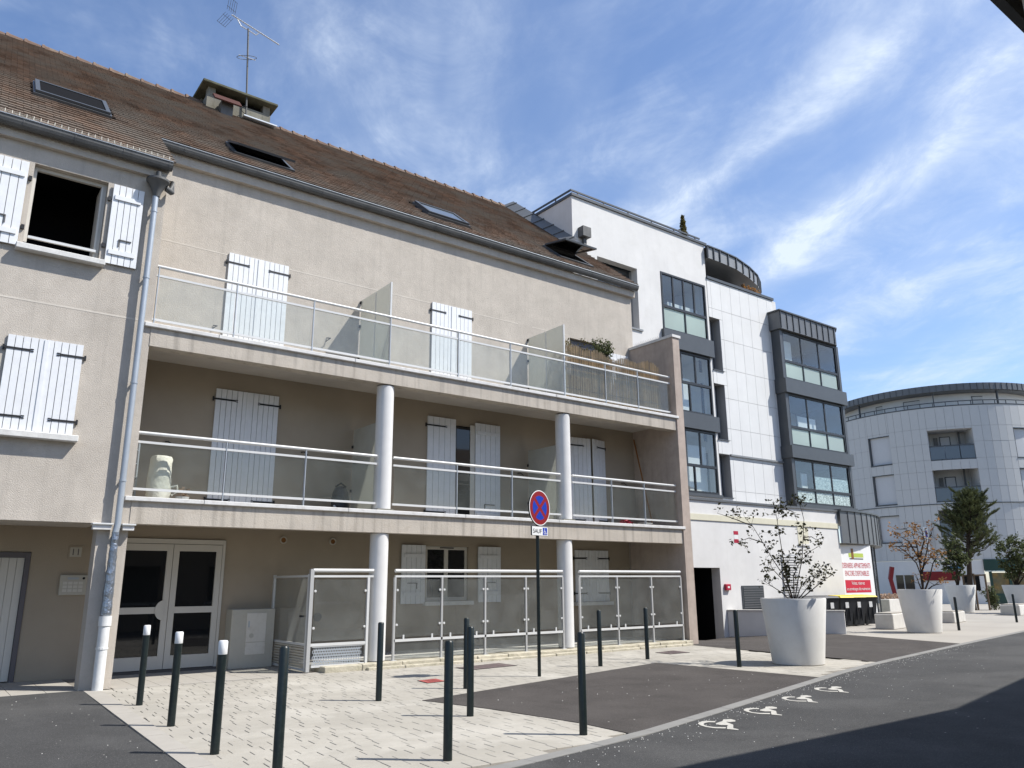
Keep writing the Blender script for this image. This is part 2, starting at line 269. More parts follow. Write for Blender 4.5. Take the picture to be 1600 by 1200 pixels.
# ------------------------------------------------------------------ mesh helpers
LOC = {}                                       # world position of every empty / object
class MB:
    def __init__(s): s.v = []; s.f = []
    def add(s, vs, fs):
        o = len(s.v); s.v += [tuple(map(float, q)) for q in vs]; s.f += [tuple(i+o for i in f) for f in fs]; return s
    def box(s, x0, x1, y0, y1, z0, z1):
        return s.add([(x0,y0,z0),(x1,y0,z0),(x1,y1,z0),(x0,y1,z0),(x0,y0,z1),(x1,y0,z1),(x1,y1,z1),(x0,y1,z1)],
                     [(0,3,2,1),(4,5,6,7),(0,1,5,4),(1,2,6,5),(2,3,7,6),(3,0,4,7)])
    def obox(s, c, ax, ay, az):                # oriented box: centre and half-axis vectors
        c, ax, ay, az = map(np.array, (c, ax, ay, az))
        P = [c+i*ax+j*ay+k*az for k in (-1,1) for i, j in ((-1,-1),(1,-1),(1,1),(-1,1))]
        return s.add(P, [(0,3,2,1),(4,5,6,7),(0,1,5,4),(1,2,6,5),(2,3,7,6),(3,0,4,7)])
    def prism(s, poly, z0, z1):                # upright prism over a CCW plan polygon
        n = len(poly); v = [(x,y,z0) for x,y in poly] + [(x,y,z1) for x,y in poly]
        return s.add(v, [tuple(range(n-1,-1,-1)), tuple(range(n,2*n))] + [(i,(i+1)%n,n+(i+1)%n,n+i) for i in range(n)])
    def xprism(s, prof, x0, x1):               # profile in (y,z) swept along X
        n = len(prof); v = [(x0,y,z) for y,z in prof] + [(x1,y,z) for y,z in prof]
        return s.add(v, [tuple(range(n)), tuple(range(2*n-1,n-1,-1))] + [(i,n+i,n+(i+1)%n,(i+1)%n) for i in range(n)])
    def yprism(s, prof, y0, y1):               # profile in (x,z) swept along Y
        n = len(prof); v = [(x,y0,z) for x,z in prof] + [(x,y1,z) for x,z in prof]
        return s.add(v, [tuple(range(n)), tuple(range(2*n-1,n-1,-1))] + [(i,n+i,n+(i+1)%n,(i+1)%n) for i in range(n)])
    def tube(s, pts, r, n=8, cap=True):
        pts = [np.array(q, float) for q in pts]; rs = r if isinstance(r, (list, tuple)) else [r]*len(pts); rings = []
        for i, q in enumerate(pts):
            d = pts[min(i+1, len(pts)-1)] - pts[max(i-1, 0)]; d = d/(np.linalg.norm(d)+1e-9)
            a = np.cross(d, (0,0,1) if abs(d[2]) < 0.9 else (1,0,0)); a /= np.linalg.norm(a); b = np.cross(d, a)
            rings.append([q + rs[i]*(math.cos(2*math.pi*k/n)*a + math.sin(2*math.pi*k/n)*b) for k in range(n)])
        v = [x for rg in rings for x in rg]; f = []
        for i in range(len(pts)-1):
            for k in range(n): f.append((i*n+k, i*n+(k+1)%n, (i+1)*n+(k+1)%n, (i+1)*n+k))
        if cap: f += [tuple(range(n-1,-1,-1)), tuple((len(pts)-1)*n+k for k in range(n))]
        return s.add(v, f)
    def lathe(s, prof, c, n=32, cap=True):     # prof = [(r,z)] bottom to top
        v = [(c[0]+r*math.cos(2*math.pi*k/n), c[1]+r*math.sin(2*math.pi*k/n), c[2]+z) for r, z in prof for k in range(n)]; m = len(prof)
        f = [(i*n+k, i*n+(k+1)%n, (i+1)*n+(k+1)%n, (i+1)*n+k) for i in range(m-1) for k in range(n)]
        if cap: f += [tuple(range(n-1,-1,-1)), tuple((m-1)*n+k for k in range(n))]
        return s.add(v, f)
    def wall(s, x0, x1, z0, z1, ya, yb, holes=()):   # wall facing -Y with openings (x0,x1,z0,z1)
        xs = sorted({x0, x1, *[q for h in holes for q in h[:2] if x0 < q < x1]}); zs = sorted({z0, z1, *[q for h in holes for q in h[2:] if z0 < q < z1]})
        sol = [[not any(h[0] < (xs[i]+xs[i+1])/2 < h[1] and h[2] < (zs[j]+zs[j+1])/2 < h[3] for h in holes) for j in range(len(zs)-1)] for i in range(len(xs)-1)]
        def S_(i, j): return 0 <= i < len(xs)-1 and 0 <= j < len(zs)-1 and sol[i][j]
        for i in range(len(xs)-1):
            for j in range(len(zs)-1):
                if not sol[i][j]: continue
                a, b, c, d = xs[i], xs[i+1], zs[j], zs[j+1]
                s.add([(a,ya,c),(b,ya,c),(b,ya,d),(a,ya,d)], [(0,1,2,3)]); s.add([(a,yb,c),(b,yb,c),(b,yb,d),(a,yb,d)], [(3,2,1,0)])
                if not S_(i-1,j): s.add([(a,ya,c),(a,yb,c),(a,yb,d),(a,ya,d)], [(3,2,1,0)])
                if not S_(i+1,j): s.add([(b,ya,c),(b,yb,c),(b,yb,d),(b,ya,d)], [(0,1,2,3)])
                if not S_(i,j-1): s.add([(a,ya,c),(b,ya,c),(b,yb,c),(a,yb,c)], [(3,2,1,0)])
                if not S_(i,j+1): s.add([(a,ya,d),(b,ya,d),(b,yb,d),(a,yb,d)], [(0,1,2,3)])
        return s
    def xf(s, m):                              # apply a 4x4
        s.v = [tuple(m @ Vector(q)) for q in s.v]; return s
    def build(s, name, m, parent=None, smooth=False, kind=None, bevel=0.0):
        v = np.array(s.v); o = np.array([(v[:,0].min()+v[:,0].max())/2, (v[:,1].min()+v[:,1].max())/2, v[:,2].min()])
        me = D.meshes.new(name); me.from_pydata((v-o).tolist(), [], s.f); me.materials.append(M[m] if isinstance(m, str) else m)
        if smooth:
            me.polygons.foreach_set('use_smooth', [True]*len(me.polygons)); me.set_sharp_from_angle(angle=math.radians(40))
        me.update()
        ob = D.objects.new(name, me); COL.objects.link(ob); put(ob, o, parent)
        if bevel:
            md = ob.modifiers.new('edge', 'BEVEL'); md.width = bevel; md.segments = 1; md.limit_method = 'ANGLE'
        if kind: ob['kind'] = kind
        return ob
def put(ob, o, parent):
    o = np.array(o, float); LOC[ob.name] = o
    if parent is not None: ob.parent = parent; ob.location = o - LOC[parent.name]
    else: ob.location = o
def inst(me, name, o, parent, rotz=0.0, scale=(1,1,1)):
    ob = D.objects.new(name, me); COL.objects.link(ob); put(ob, o, parent); ob.rotation_euler = (0,0,rotz); ob.scale = scale; return ob
def tag(ob, label, cat, group=None):
    ob['label'] = label; ob['category'] = cat
    if group: ob['group'] = group
    return ob
def thing(name, label, cat, loc=(0,0,0), group=None):
    ob = D.objects.new(name, None); ob.empty_display_size = 0.2; COL.objects.link(ob); put(ob, loc, None); return tag(ob, label, cat, group)
def sub(name, parent, loc):                    # a part that only groups sub-parts
    ob = D.objects.new(name, None); ob.empty_display_size = 0.1; COL.objects.link(ob); put(ob, loc, parent); return ob
def copy_tree(src, loc, label=None):
    c = src.copy(); COL.objects.link(c); c.location = loc; LOC[c.name] = np.array(loc, float)
    if label: c['label'] = label
    for ch in src.children:
        d = ch.copy(); COL.objects.link(d); d.parent = c
        for g in ch.children:
            e = g.copy(); COL.objects.link(e); e.parent = d
    return c
def struct(ob): ob['kind'] = 'structure'; return ob
def text(s, h, width, parent, o, m, name='lettering', n=(0,-1), depth=0.004, kern=1.0):
    """flat raised letters on a wall whose outward normal in plan is n; o = left-bottom corner of the line"""
    cu = D.curves.new('t', 'FONT'); cu.body = s; cu.size = 1.0; cu.extrude = 0.0; cu.space_character = kern
    t = D.objects.new('t', cu); COL.objects.link(t); bpy.context.view_layer.update()
    me = D.meshes.new_from_object(t.evaluated_get(bpy.context.evaluated_depsgraph_get())); D.objects.remove(t); D.curves.remove(cu)
    v = np.array([q.co[:] for q in me.vertices]); mn, mx = v.min(0), v.max(0); fc = [tuple(q.vertices) for q in me.polygons]; D.meshes.remove(me)
    sx = width/(mx[0]-mn[0]) if width else h/(mx[1]-mn[1]); sy = h/(mx[1]-mn[1])
    r = np.array((-n[1], n[0], 0.0)); nn = np.array((n[0], n[1], 0.0)); o = np.array(o, float)
    k = MB(); k.add([o + r*(q[0]-mn[0])*sx + np.array((0,0,1))*(q[1]-mn[1])*sy + nn*depth for q in v], fc)
    return k.build(name, m, parent)
# ================================================================== GROUND
struct(MB().box(-600, 900, -600, 900, -0.62, -0.45).build('ground', 'earth'))
KI = [(-12,4.2),(-3,5.25),(2,5.9),(4.41,6.22),(6.55,6.56),(9.1,7.22),(13.83,8.50),(15.92,8.95),(21.97,10.05),(28.8,11.2),(45,13.9),(90,21.4)]
def offs(pl, d):
    out = []
    for i, q in enumerate(pl):
        a = np.array(pl[max(i-1,0)]); b = np.array(pl[min(i+1,len(pl)-1)]); t = (b-a)/np.linalg.norm(b-a)
        out.append((q[0]+t[1]*d, q[1]-t[0]*d))
    return out
KO = offs(KI, 0.17)
road = struct(MB().prism([(-12,-40),(90,-40)] + KO[::-1], -0.5, 0.004).build('road', 'asphalt'))
kerb = struct(MB().prism(KO + KI[::-1], -0.3, -0.002).build('kerb', 'pavebed'))
def along(pl, s):
    for a, b in zip(pl, pl[1:]):
        d = math.dist(a, b)
        if s <= d: return (a[0]+(b[0]-a[0])*s/d, a[1]+(b[1]-a[1])*s/d)
        s -= d
    return pl[-1]
sI = [0]; sO = [0]
for i in range(1, len(KI)): sI.append(sI[-1]+math.dist(KI[i-1],KI[i])); sO.append(sO[-1]+math.dist(KO[i-1],KO[i]))
k = 9.0
while k < 46:                                   # kerb stones one metre long
    f0, f1 = k/sI[-1], (k+0.992)/sI[-1]
    a, b = along(KI, f0*sI[-1]), along(KI, f1*sI[-1]); c, d = along(KO, f1*sO[-1]), along(KO, f0*sO[-1])
    MB().prism([d, c, b, a], -0.1, 0.010+U(-0.001,0.001)).build('kerb_stone', 'kerb', kerb); k += 1.0
BAY = [(6.57,6.45),(12.80,8.05),(12.56,11.77),(6.11,10.22),(6.40,9.02),(6.60,7.45)]
struct(MB().prism(BAY, -0.2, 0.007).build('parking_bay', 'asphalt_br'))
# forecourt falls gently towards the bin-room door
def dip(x, y): return -0.21*max(0.0, min(1.0, (y-14.3)/2.7))*max(0.0, 1-abs(x-20.8)/3.6)**0.7 if abs(x-20.8) < 3.6 else 0.0
fc = MB(); nx, ny = 26, 22
FQ = [(16.05,8.85),(22.2,10.0),(24.4,17.25),(17.1,17.25)]
for j in range(ny+1):
    for i in range(nx+1):
        u, v = i/nx, j/ny; a = np.array(FQ[0])*(1-u)+np.array(FQ[1])*u; b = np.array(FQ[3])*(1-u)+np.array(FQ[2])*u
        q = a*(1-v)+b*v; fc.v.append((q[0], q[1], 0.006+dip(*q)))
fc.f += [(j*(nx+1)+i, j*(nx+1)+i+1, (j+1)*(nx+1)+i+1, (j+1)*(nx+1)+i) for j in range(ny) for i in range(nx)]
struct(fc.build('forecourt', 'asphalt_br', smooth=True))
struct(MB().prism([(-12,4.3),(-3,5.35),(2.18,5.98),(2.28,8.0),(2.36,11.0),(2.52,14.62),(-12,14.62)], -0.4, 0.0045).build('driveway', 'asphalt'))
struct(MB().prism([(22.2,10.02),(28.8,11.15),(45,13.85),(90,21.35),(90,60),(24.4,60),(24.4,17.3)], -0.4, 0.0).build('plaza', 'plaza'))
# long slabs let into the plaza paving
# pavement of sand-coloured blocks
pav = struct(MB().prism([(2.2,6.0),(4.41,6.2),(6.55,6.5),(9.1,7.15),(13.83,8.45),(16.05,8.9),(16.14,11.62),(17.0,14.44),(17.1,17.0),(-9,17.0),(-9,14.6),(2.5,14.6)], -0.3, -0.011).build('pavement', 'pavebed'))
def inside(p, poly):
    x, y = p; c = False
    for (x0,y0),(x1,y1) in zip(poly, poly[1:]+poly[:1]):
        if (y0 > y) != (y1 > y) and x < (x1-x0)*(y-y0)/(y1-y0)+x0: c = not c
    return c
PV = [(2.66,14.42),(2.50,10.5),(2.42,6.1),(4.41,6.3),(6.55,6.62),(9.1,7.30),(13.83,8.58),(16.05,9.0),(16.12,11.6),(16.95,14.42)]
BIN_ = [(6.75,7.0),(12.6,8.4),(12.35,11.55),(6.45,10.15),(6.60,9.0)]
ga = math.radians(-3.6); ca, sa = math.cos(ga), math.sin(ga)
pieces = []
for j in range(-4, 60):
    v = j*0.205; u = -0.6 - U(0, 0.3)
    while u < 16:
        w = 0.20 if rnd() < 0.42 else 0.315
        cx, cy = u+w/2, v+0.1025; X = 2.2+cx*ca-cy*sa; Y = 5.9+cx*sa+cy*ca
        if inside((X, Y), PV) and not inside((X, Y), BIN_): pieces.append((math.hypot(X, Y), X, Y, w))
        u += w
pieces.sort()
meshes = {}
for w in (0.20, 0.315):
    me = D.meshes.new('paver'); hw, hd, b = w/2-0.0042, 0.1025-0.0015, 0.003
    vv = [(-hw,-hd,-0.06),(hw,-hd,-0.06),(hw,hd,-0.06),(-hw,hd,-0.06),(-hw,-hd,-b),(hw,-hd,-b),(hw,hd,-b),(-hw,hd,-b),(-hw+b,-hd+b,0),(hw-b,-hd+b,0),(hw-b,hd-b,0),(-hw+b,hd-b,0)]
    ff = [(0,1,5,4),(1,2,6,5),(2,3,7,6),(3,0,4,7),(4,5,9,8),(5,6,10,9),(6,7,11,10),(7,4,8,11),(8,9,10,11)]
    me.from_pydata(vv, [], ff); me.materials.append(M['paver']); meshes[w] = (me, vv, ff)
vis = [q for q in pieces if 0 < np.dot((np.array((q[1], q[2], 0))-CAMP), AF) and abs(np.dot((np.array((q[1], q[2], 0))-CAMP), AU)/np.dot((np.array((q[1], q[2], 0))-CAMP), AF)) < 600/FPX+0.02]
own = set(q[:3] for q in vis[:300]); rest = MB()
for q in pieces:
    z = U(-0.0015, 0.0015)
    if q[:3] in own: inst(meshes[q[3]][0], 'paver', (q[1], q[2], z), pav, ga)
    else: rest.add([(q[1]+a*ca-b*sa, q[2]+a*sa+b*ca, c+z) for a, b, c in meshes[q[3]][1]], meshes[q[3]][2])
rest.build('paver', 'paver', pav, kind='stuff')
# border slabs beside the driveway and the row of large slabs at the entrance
for i in range(9):
    y0, y1 = 6.0+i*0.95, 6.0+i*0.95+0.94
    xl = lambda y: 2.22+0.30*(y-6.0)/8.6
    MB().prism([(xl(y0),y0),(xl(y0)+0.235,y0),(xl(y1)+0.235,y1),(xl(y1),y1)], -0.05, 0.008).build('border_slab', 'slab', pav)
for i in range(11):
    x0 = 2.95+i*0.355*1.0
    MB().box(x0, x0+0.348, 14.46, 16.62, -0.05, 0.003).build('entrance_slab', 'slab', pav) if x0 < 6.3 else None
for i in range(10):
    x0 = -2.2+i*0.47
    MB().box(x0, x0+0.462, 14.63, 16.62, -0.05, 0.004).build('entrance_slab', 'slab', pav)

def mcover(label, m, P):
    t = thing('manhole_cover', label, 'manhole cover', (np.mean([q[0] for q in P]), np.mean([q[1] for q in P]), 0))
    MB().prism(P, -0.02, 0.006).build('frame', 'iron', t); c = np.mean(P, 0)
    lid = MB().prism([tuple(c+(np.array(q)-c)*0.93) for q in P], -0.01, 0.010).build('lid', m, t)
    for i in range(5):
        f = 0.2+0.15*i; a = np.array(P[0])*(1-f)+np.array(P[1])*f; b = np.array(P[3])*(1-f)+np.array(P[2])*f
        a, b = c+(a-c)*0.8, c+(b-c)*0.8; MB().tube([(*a,0.0105),(*b,0.0105)], 0.004, 4).build('rib', m, lid)
mcover('small square red manhole cover in the pale paving', 'manred', [(7.19,11.88),(7.58,11.92),(7.64,12.33),(7.24,12.29)])
mcover('wide rusty brown double manhole cover beside the stone plinth', 'manhole', [(8.92,13.1),(10.08,13.2),(10.1,13.85),(8.86,13.65)])
mcover('dark square manhole cover near the end fin wall', 'manhole', [(14.28,12.92),(15.0,12.96),(15.08,13.55),(14.33,13.44)])

# four wheelchair symbols painted on the road
Z8 = lambda x, y: gp(1080+x/6.154, 1050+y/6.154)[:2]
arc_o = [(235,480),(160,477),(110,480),(75,490),(65,505),(90,520),(140,535),(230,548),(330,550)]
arc_i = [(335,538),(220,536),(150,527),(120,513),(122,502),(140,495),(170,490),(230,491)]
body = [(310,462),(380,460),(425,470),(425,483),(375,488),(335,487),(405,514),(405,547),(455,558),(455,566),(345,555),(345,538),(352,517),(290,518),(240,508),(236,500),(300,480)]
o0 = Z8(65,505)
for i, (x, y) in enumerate(((65,505),(505,375),(870,260),(1185,170))):
    o = Z8(x, y); k = MB(); n = len(arc_o); AO = [Z8(*q)-o0+o for q in arc_o]; AI = [Z8(*q)-o0+o for q in arc_i[::-1]]
    AI = [AI[round(j*(len(AI)-1)/(n-1))] for j in range(n)]
    k.add([(*q, 0.0085) for q in AO]+[(*q, 0.0085) for q in AI], [(j, j+1, n+j+1, n+j) for j in range(n-1)])
    k.add([(*(Z8(*q)-o0+o), 0.0085) for q in body], [tuple(range(len(body)))])
    k.build('wheelchair_symbol', 'paint', road)

# ================================================================== MAIN APARTMENT HOUSE (beige)
YF, YB, YG = 14.6, 16.3, 16.65
H = thing('apartment_building', 'beige rendered apartment house with brown tiled roof and long glass balconies', 'building', (5, 16.3, 0))
# --- walls
AX0 = -7.0
MB().wall(AX0, 2.92, 2.61, 9.05, YF, YF+0.32, [(0.80,1.95,7.13,8.66)]).build('wall', 'render', H)
MB().box(2.60, 2.92, YF+0.321, YB, 2.70, 9.6).build('wall', 'render', H)                 # side of the forward block
MB().wall(2.93, 17.05, 6.0, 10.45, YB, YB+0.35, [(14.45,15.75,6.20,8.50)]).build('wall', 'render', H)
MB().box(2.93, 16.86, YB, YB+0.30, 3.0, 5.999).build('wall', 'render_low', H)  # continues the sunlit wall above; darker tan paints in recess shade
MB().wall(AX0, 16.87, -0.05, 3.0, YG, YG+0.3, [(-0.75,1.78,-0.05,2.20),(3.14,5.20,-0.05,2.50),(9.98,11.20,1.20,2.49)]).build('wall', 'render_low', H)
MB().box(AX0, 2.6, YF+0.33, YG, 2.66, 2.8).build('ceiling', 'ceil', H)
MB().box(2.45, 2.92, YF, YF+0.36, 0, 2.605).build('pillar', 'render', H)
MB().box(16.84, 17.06, YB+0.36, 22.3, 0, 10.6).build('wall', 'render', H)
MB().box(AX0, 17.0, 28.6, 28.9, 0, 10.6).build('wall', 'render', H)
MB().box(AX0, 2.92, YF-0.003, YF+0.01, 6.185, 6.215).build('joint_line', 'string', H)
for a, b in ((2.93,4.62),(6.02,9.72),(11.02,12.55),(13.05,14.3)): MB().box(a, b, YB-0.003, YB+0.01, 8.535, 8.560).build('joint_line', 'string', H)
# eave cornices
MB().box(AX0, 2.97, YF-0.10, YF, 8.98, 9.20).build('cornice', 'render', H)
MB().box(2.95, 17.12, YB-0.12, YB, 10.28, 10.50).build('cornice', 'render', H)
# --- slabs, copings, fin
for nm, zb, zt in (('first', 2.62, 3.0), ('second', 5.76, 6.10)):
    MB().box(2.922, 16.865, YF-0.012, YF+0.26, zb, zt).build('balcony_edge', 'render_band', H)
    MB().box(2.94, 16.86, YF+0.261, YB+0.2, zt-0.14, zt-0.002).build('balcony_slab', 'ceil', H)
    xs = [2.80, 4.1, 6.9, 9.7, 12.4, 14.9, 16.95]
    for a, b in zip(xs, xs[1:]): MB().box(a, b-0.006, YF-0.07, YF+0.20, zt+0.001, zt+0.075).build('coping', 'cap', H, bevel=0.008)
MB().yprism([(16.87,0.0),(17.20,0.0),(17.15,8.52),(16.87,8.52)], YF-0.05, YB+0.3).build('fin_wall', 'render_pink', H)
MB().box(16.84, 17.20, YF-0.08, YB-0.01, 8.522, 8.60).build('coping', 'cap', H)
k = MB(); y = YF+0.5
while y < YB-0.1:
    for q in (-0.05, 0.02, 0.08): k.tube([(17.0,y,8.60),(17.0+q,y+0.02,8.73)], 0.003, 3, False)
    y += 0.07
k.build('bird_spikes', 'zinc_old', H)
# --- round columns
for x in (7.76, 12.79):
    MB().lathe([(0.185,0),(0.185,2.655)], (x, YF+0.19, 3.08), 28).build('column', 'column', H, smooth=True)
    MB().box(x-0.19, x+0.19, YF-0.0, YF+0.40, 3.076, 3.11).build('column_foot', 'concrete', H)
    MB().lathe([(0.19,0),(0.19,2.48)], (x-0.02, YF+0.20, 0.13), 28).build('column', 'column', H, smooth=True)
# --- stone plinth and terrace
pl = sub('plinth', H, (11.7, 14.5, 0))
x = 6.5
while x < 16.8:
    w = min(U(0.75,1.25), 16.86-x); MB().box(x, x+w-0.008, 14.42+U(-.01,.01), 14.9, -0.02, 0.115+U(-.006,.006)).build('plinth_stone', 'plinth', pl, bevel=0.012); x += w
x = 7.35
while x < 16.6:
    w = min(U(0.6,1.1), 16.7-x); MB().box(x, x+w-0.008, 14.30+U(-.012,.012), 14.415, -0.02, 0.055+U(-.006,.006)).build('plinth_stone', 'plinth', pl, bevel=0.012); x += w
MB().box(6.5, 16.86, 14.905, YG, 0.0, 0.11).build('terrace', 'conc_pale', H)

# --- railings ------------------------------------------------------------
def railing(name, x0, x1, y, zt, z2, zb, posts, zfoot, panel='glass_rail'):
    r = sub(name, H, ((x0+x1)/2, y, zfoot))
    MB().tube([(x0,y,zt),(x1,y,zt)], 0.030, 10).build('top_rail', 'alu', r, smooth=True)
    MB().box(x0, x1, y-0.02, y+0.02, z2-0.022, z2+0.018).build('second_rail', 'alu', r)
    MB().box(x0, x1, y-0.02, y+0.02, zb-0.022, zb+0.020).build('bottom_rail', 'alu', r)
    for p in posts: MB().box(p-0.008, p+0.008, y-0.03, y+0.03, zfoot, zt-0.025).build('post', 'zinc', r)
    e = [x0]+list(posts)+[x1]; e = sorted(set(e))
    for a, b in zip(e, e[1:]):
        if b-a > 0.3: MB().box(a+0.03, b-0.03, y-0.005, y+0.005, zb+0.024, z2-0.026).build('glass_panel', panel, r)
    return r
railing('balcony_railing', 2.93, 7.56, 14.70, 4.20, 4.04, 3.22, [4.46, 6.01], 3.08)
railing('balcony_railing', 7.96, 12.59, 14.70, 4.20, 4.04, 3.22, [9.56, 11.10], 3.08)
railing('balcony_railing', 12.99, 16.80, 14.70, 4.20, 4.04, 3.22, [14.33, 15.54], 3.08)
railing('balcony_railing', 2.93, 16.80, 14.70, 7.32, 7.14, 6.29, [2.97,4.41,6.0,7.78,9.56,11.08,12.80,14.25,15.48], 6.18)
def grail(posts, label=None):
    y, x0, x1 = 14.66, posts[0], posts[-1]; r = sub('terrace_railing', H, ((x0+x1)/2, y, 0.1))
    MB().tube([(x0,y,1.865),(x1,y,1.865)], 0.036, 10).build('top_rail', 'alu', r, smooth=True)
    MB().box(x0, x1, y-0.022, y+0.022, 1.735, 1.775).build('second_rail', 'alu', r)
    MB().box(x0, x1, y-0.025, y+0.025, 0.47, 0.52).build('middle_rail', 'alu', r)
    for p in posts:
        MB().box(p-0.021, p+0.021, y-0.025, y+0.025, 0.122, 1.734).build('post', 'alu_grey', r); MB().box(p-0.06, p+0.06, y-0.06, y+0.06, 0.112, 0.121).build('foot_plate', 'alu', r)
    for a, b in zip(posts, posts[1:]):
        MB().box(a+0.05, b-0.05, y-0.005, y+0.005, 0.56, 1.70).build('glass_panel', 'glass_ground', r)
        MB().box(a+0.05, b-0.05, y-0.004, y+0.004, 0.16, 0.455).build('lower_panel', 'glass_ground', r)
        for s_, q in ((1,a),(-1,b)):
            for z in (0.80, 1.48): MB().lathe([(0.001,0),(0.024,0.002),(0.024,0.02),(0.001,0.022)], (0,0,0), 10, False).xf(Matrix.Translation((q+s_*0.055, y-0.006, z)) @ Matrix.Rotation(math.pi/2, 4, 'X')).build('glass_clip', 'alu', r)
        for f in (0.2, 0.8): MB().box(a+(b-a)*f-0.018, a+(b-a)*f+0.018, y-0.012, y+0.012, 0.521, 0.60).build('glass_clip', 'alu', r)
    return r
grail([8.06, 9.19, 10.31, 11.45, 12.56]); grail([13.1, 14.36, 15.6, 16.74])
# the short bay with a perforated sheet at its foot and a gate returning to the wall
r = sub('terrace_railing', H, (6.9, 14.66, 0)); y = 14.66
MB().tube([(6.28,y,1.865),(7.56,y,1.865)], 0.036, 10).build('top_rail', 'alu', r, smooth=True)
MB().box(6.28, 7.56, y-0.022, y+0.022, 1.735, 1.775).build('second_rail', 'alu', r)
MB().box(6.28, 7.46, y-0.025, y+0.025, 0.47, 0.52).build('middle_rail', 'alu', r)
MB().box(6.22, 6.29, y-0.035, y+0.035, 0.02, 1.89).build('post', 'alu_grey', r); MB().box(7.43, 7.48, y-0.03, y+0.03, 0.115, 1.734).build('post', 'alu', r)
MB().box(6.33, 7.40, y-0.005, y+0.005, 0.56, 1.70).build('glass_panel', 'glass_ground', r)
for q in (6.335, 7.395):
    for z in (0.80, 1.48): MB().lathe([(0.001,0),(0.024,0.002),(0.024,0.02),(0.001,0.022)], (0,0,0), 10, False).xf(Matrix.Translation((q, y-0.006, z)) @ Matrix.Rotation(math.pi/2, 4, 'X')).build('glass_clip', 'alu', r)
pf = MB(); px = 0.052; cols, rows = 19, 6                     # sheet with real round-ish holes
for j in range(rows):
    for i in range(cols):
        cx, cz = 6.345+px*(i+0.5+(0.5 if j % 2 else 0)), 0.135+px*(j+0.5)
        o = [(cx-px/2,cz-px/2),(cx+px/2,cz-px/2),(cx+px/2,cz+px/2),(cx-px/2,cz+px/2)]
        h = [(cx+0.016*math.cos(a), cz+0.016*math.sin(a)) for a in (math.radians(d) for d in (225,270,315,0,45,90,135,180))]
        pf.add([(a,y,b) for a,b in o]+[(a,y,b) for a,b in h], [(0,1,6,5,4),(1,2,8,7,6),(2,3,10,9,8),(3,0,4,11,10)])
pf.build('perforated_sheet', 'zinc', r)
MB().box(6.33, 7.42, y-0.018, y+0.018, 0.09, 0.13).build('sheet_frame', 'alu', r); MB().box(6.33, 7.42, y-0.018, y+0.018, 0.45, 0.469).build('sheet_frame', 'alu', r)
g = sub('terrace_gate', H, (6.25, 15.6, 0))
for yy in (14.74, 16.56): MB().box(6.225, 6.275, yy-0.03, yy+0.03, 0.03, 1.80).build('post', 'alu', g)
for z in (0.05, 0.50, 1.76): MB().box(6.23, 6.27, 14.77, 16.53, z-0.02, z+0.02).build('gate_rail', 'alu', g)
MB().box(6.245, 6.255, 14.80, 16.50, 0.53, 1.73).build('glass_panel', 'glass_ground', g)
for i in range(8): MB().box(6.238, 6.262, 14.78, 16.52, 0.09+i*0.05, 0.118+i*0.05).build('slat', 'cabinet', g)
MB().box(6.19, 6.224, 14.86, 15.0, 1.0, 1.03).build('handle', 'iron', g)

# --- privacy screens between the flats
for x in (7.82, 12.90):
    s_ = sub('privacy_screen', H, (x, 15.5, 6.1))
    MB().yprism([(x-0.006,6.20),(x+0.006,6.20),(x+0.006,8.18),(x-0.006,8.18)], 14.80, 15.50).build('glass_panel', 'glass_frost', s_)
    MB().yprism([(x-0.006,6.20),(x+0.006,6.20),(x+0.006,8.18),(x-0.006,8.18)], 15.53, 16.27).build('glass_panel', 'glass_frost', s_)
    MB().box(x-0.02, x+0.02, 14.77, 14.80, 6.1, 8.18).build('post', 'alu', s_); MB().box(x-0.012, x+0.012, 15.503, 15.527, 6.1, 8.15).build('post', 'alu', s_)
    for z in (6.7, 7.5, 8.1): MB().box(x-0.03, x+0.03, 16.255, 16.298, z, z+0.06).build('bracket', 'iron', s_)
    s_ = sub('privacy_screen', H, (x-0.05, 15.7, 3.0)); xx = x-0.05
    MB().box(xx-0.006, xx+0.006, 15.05, 16.27, 3.10, 5.02).build('glass_panel', 'glass_frost', s_)
    MB().box(xx-0.015, xx+0.015, 15.0, 15.045, 3.0, 5.02).build('post', 'alu', s_)
    for z in (3.6, 4.6): MB().box(xx-0.03, xx+0.03, 16.255, 16.298, z, z+0.06).build('bracket', 'iron', s_)

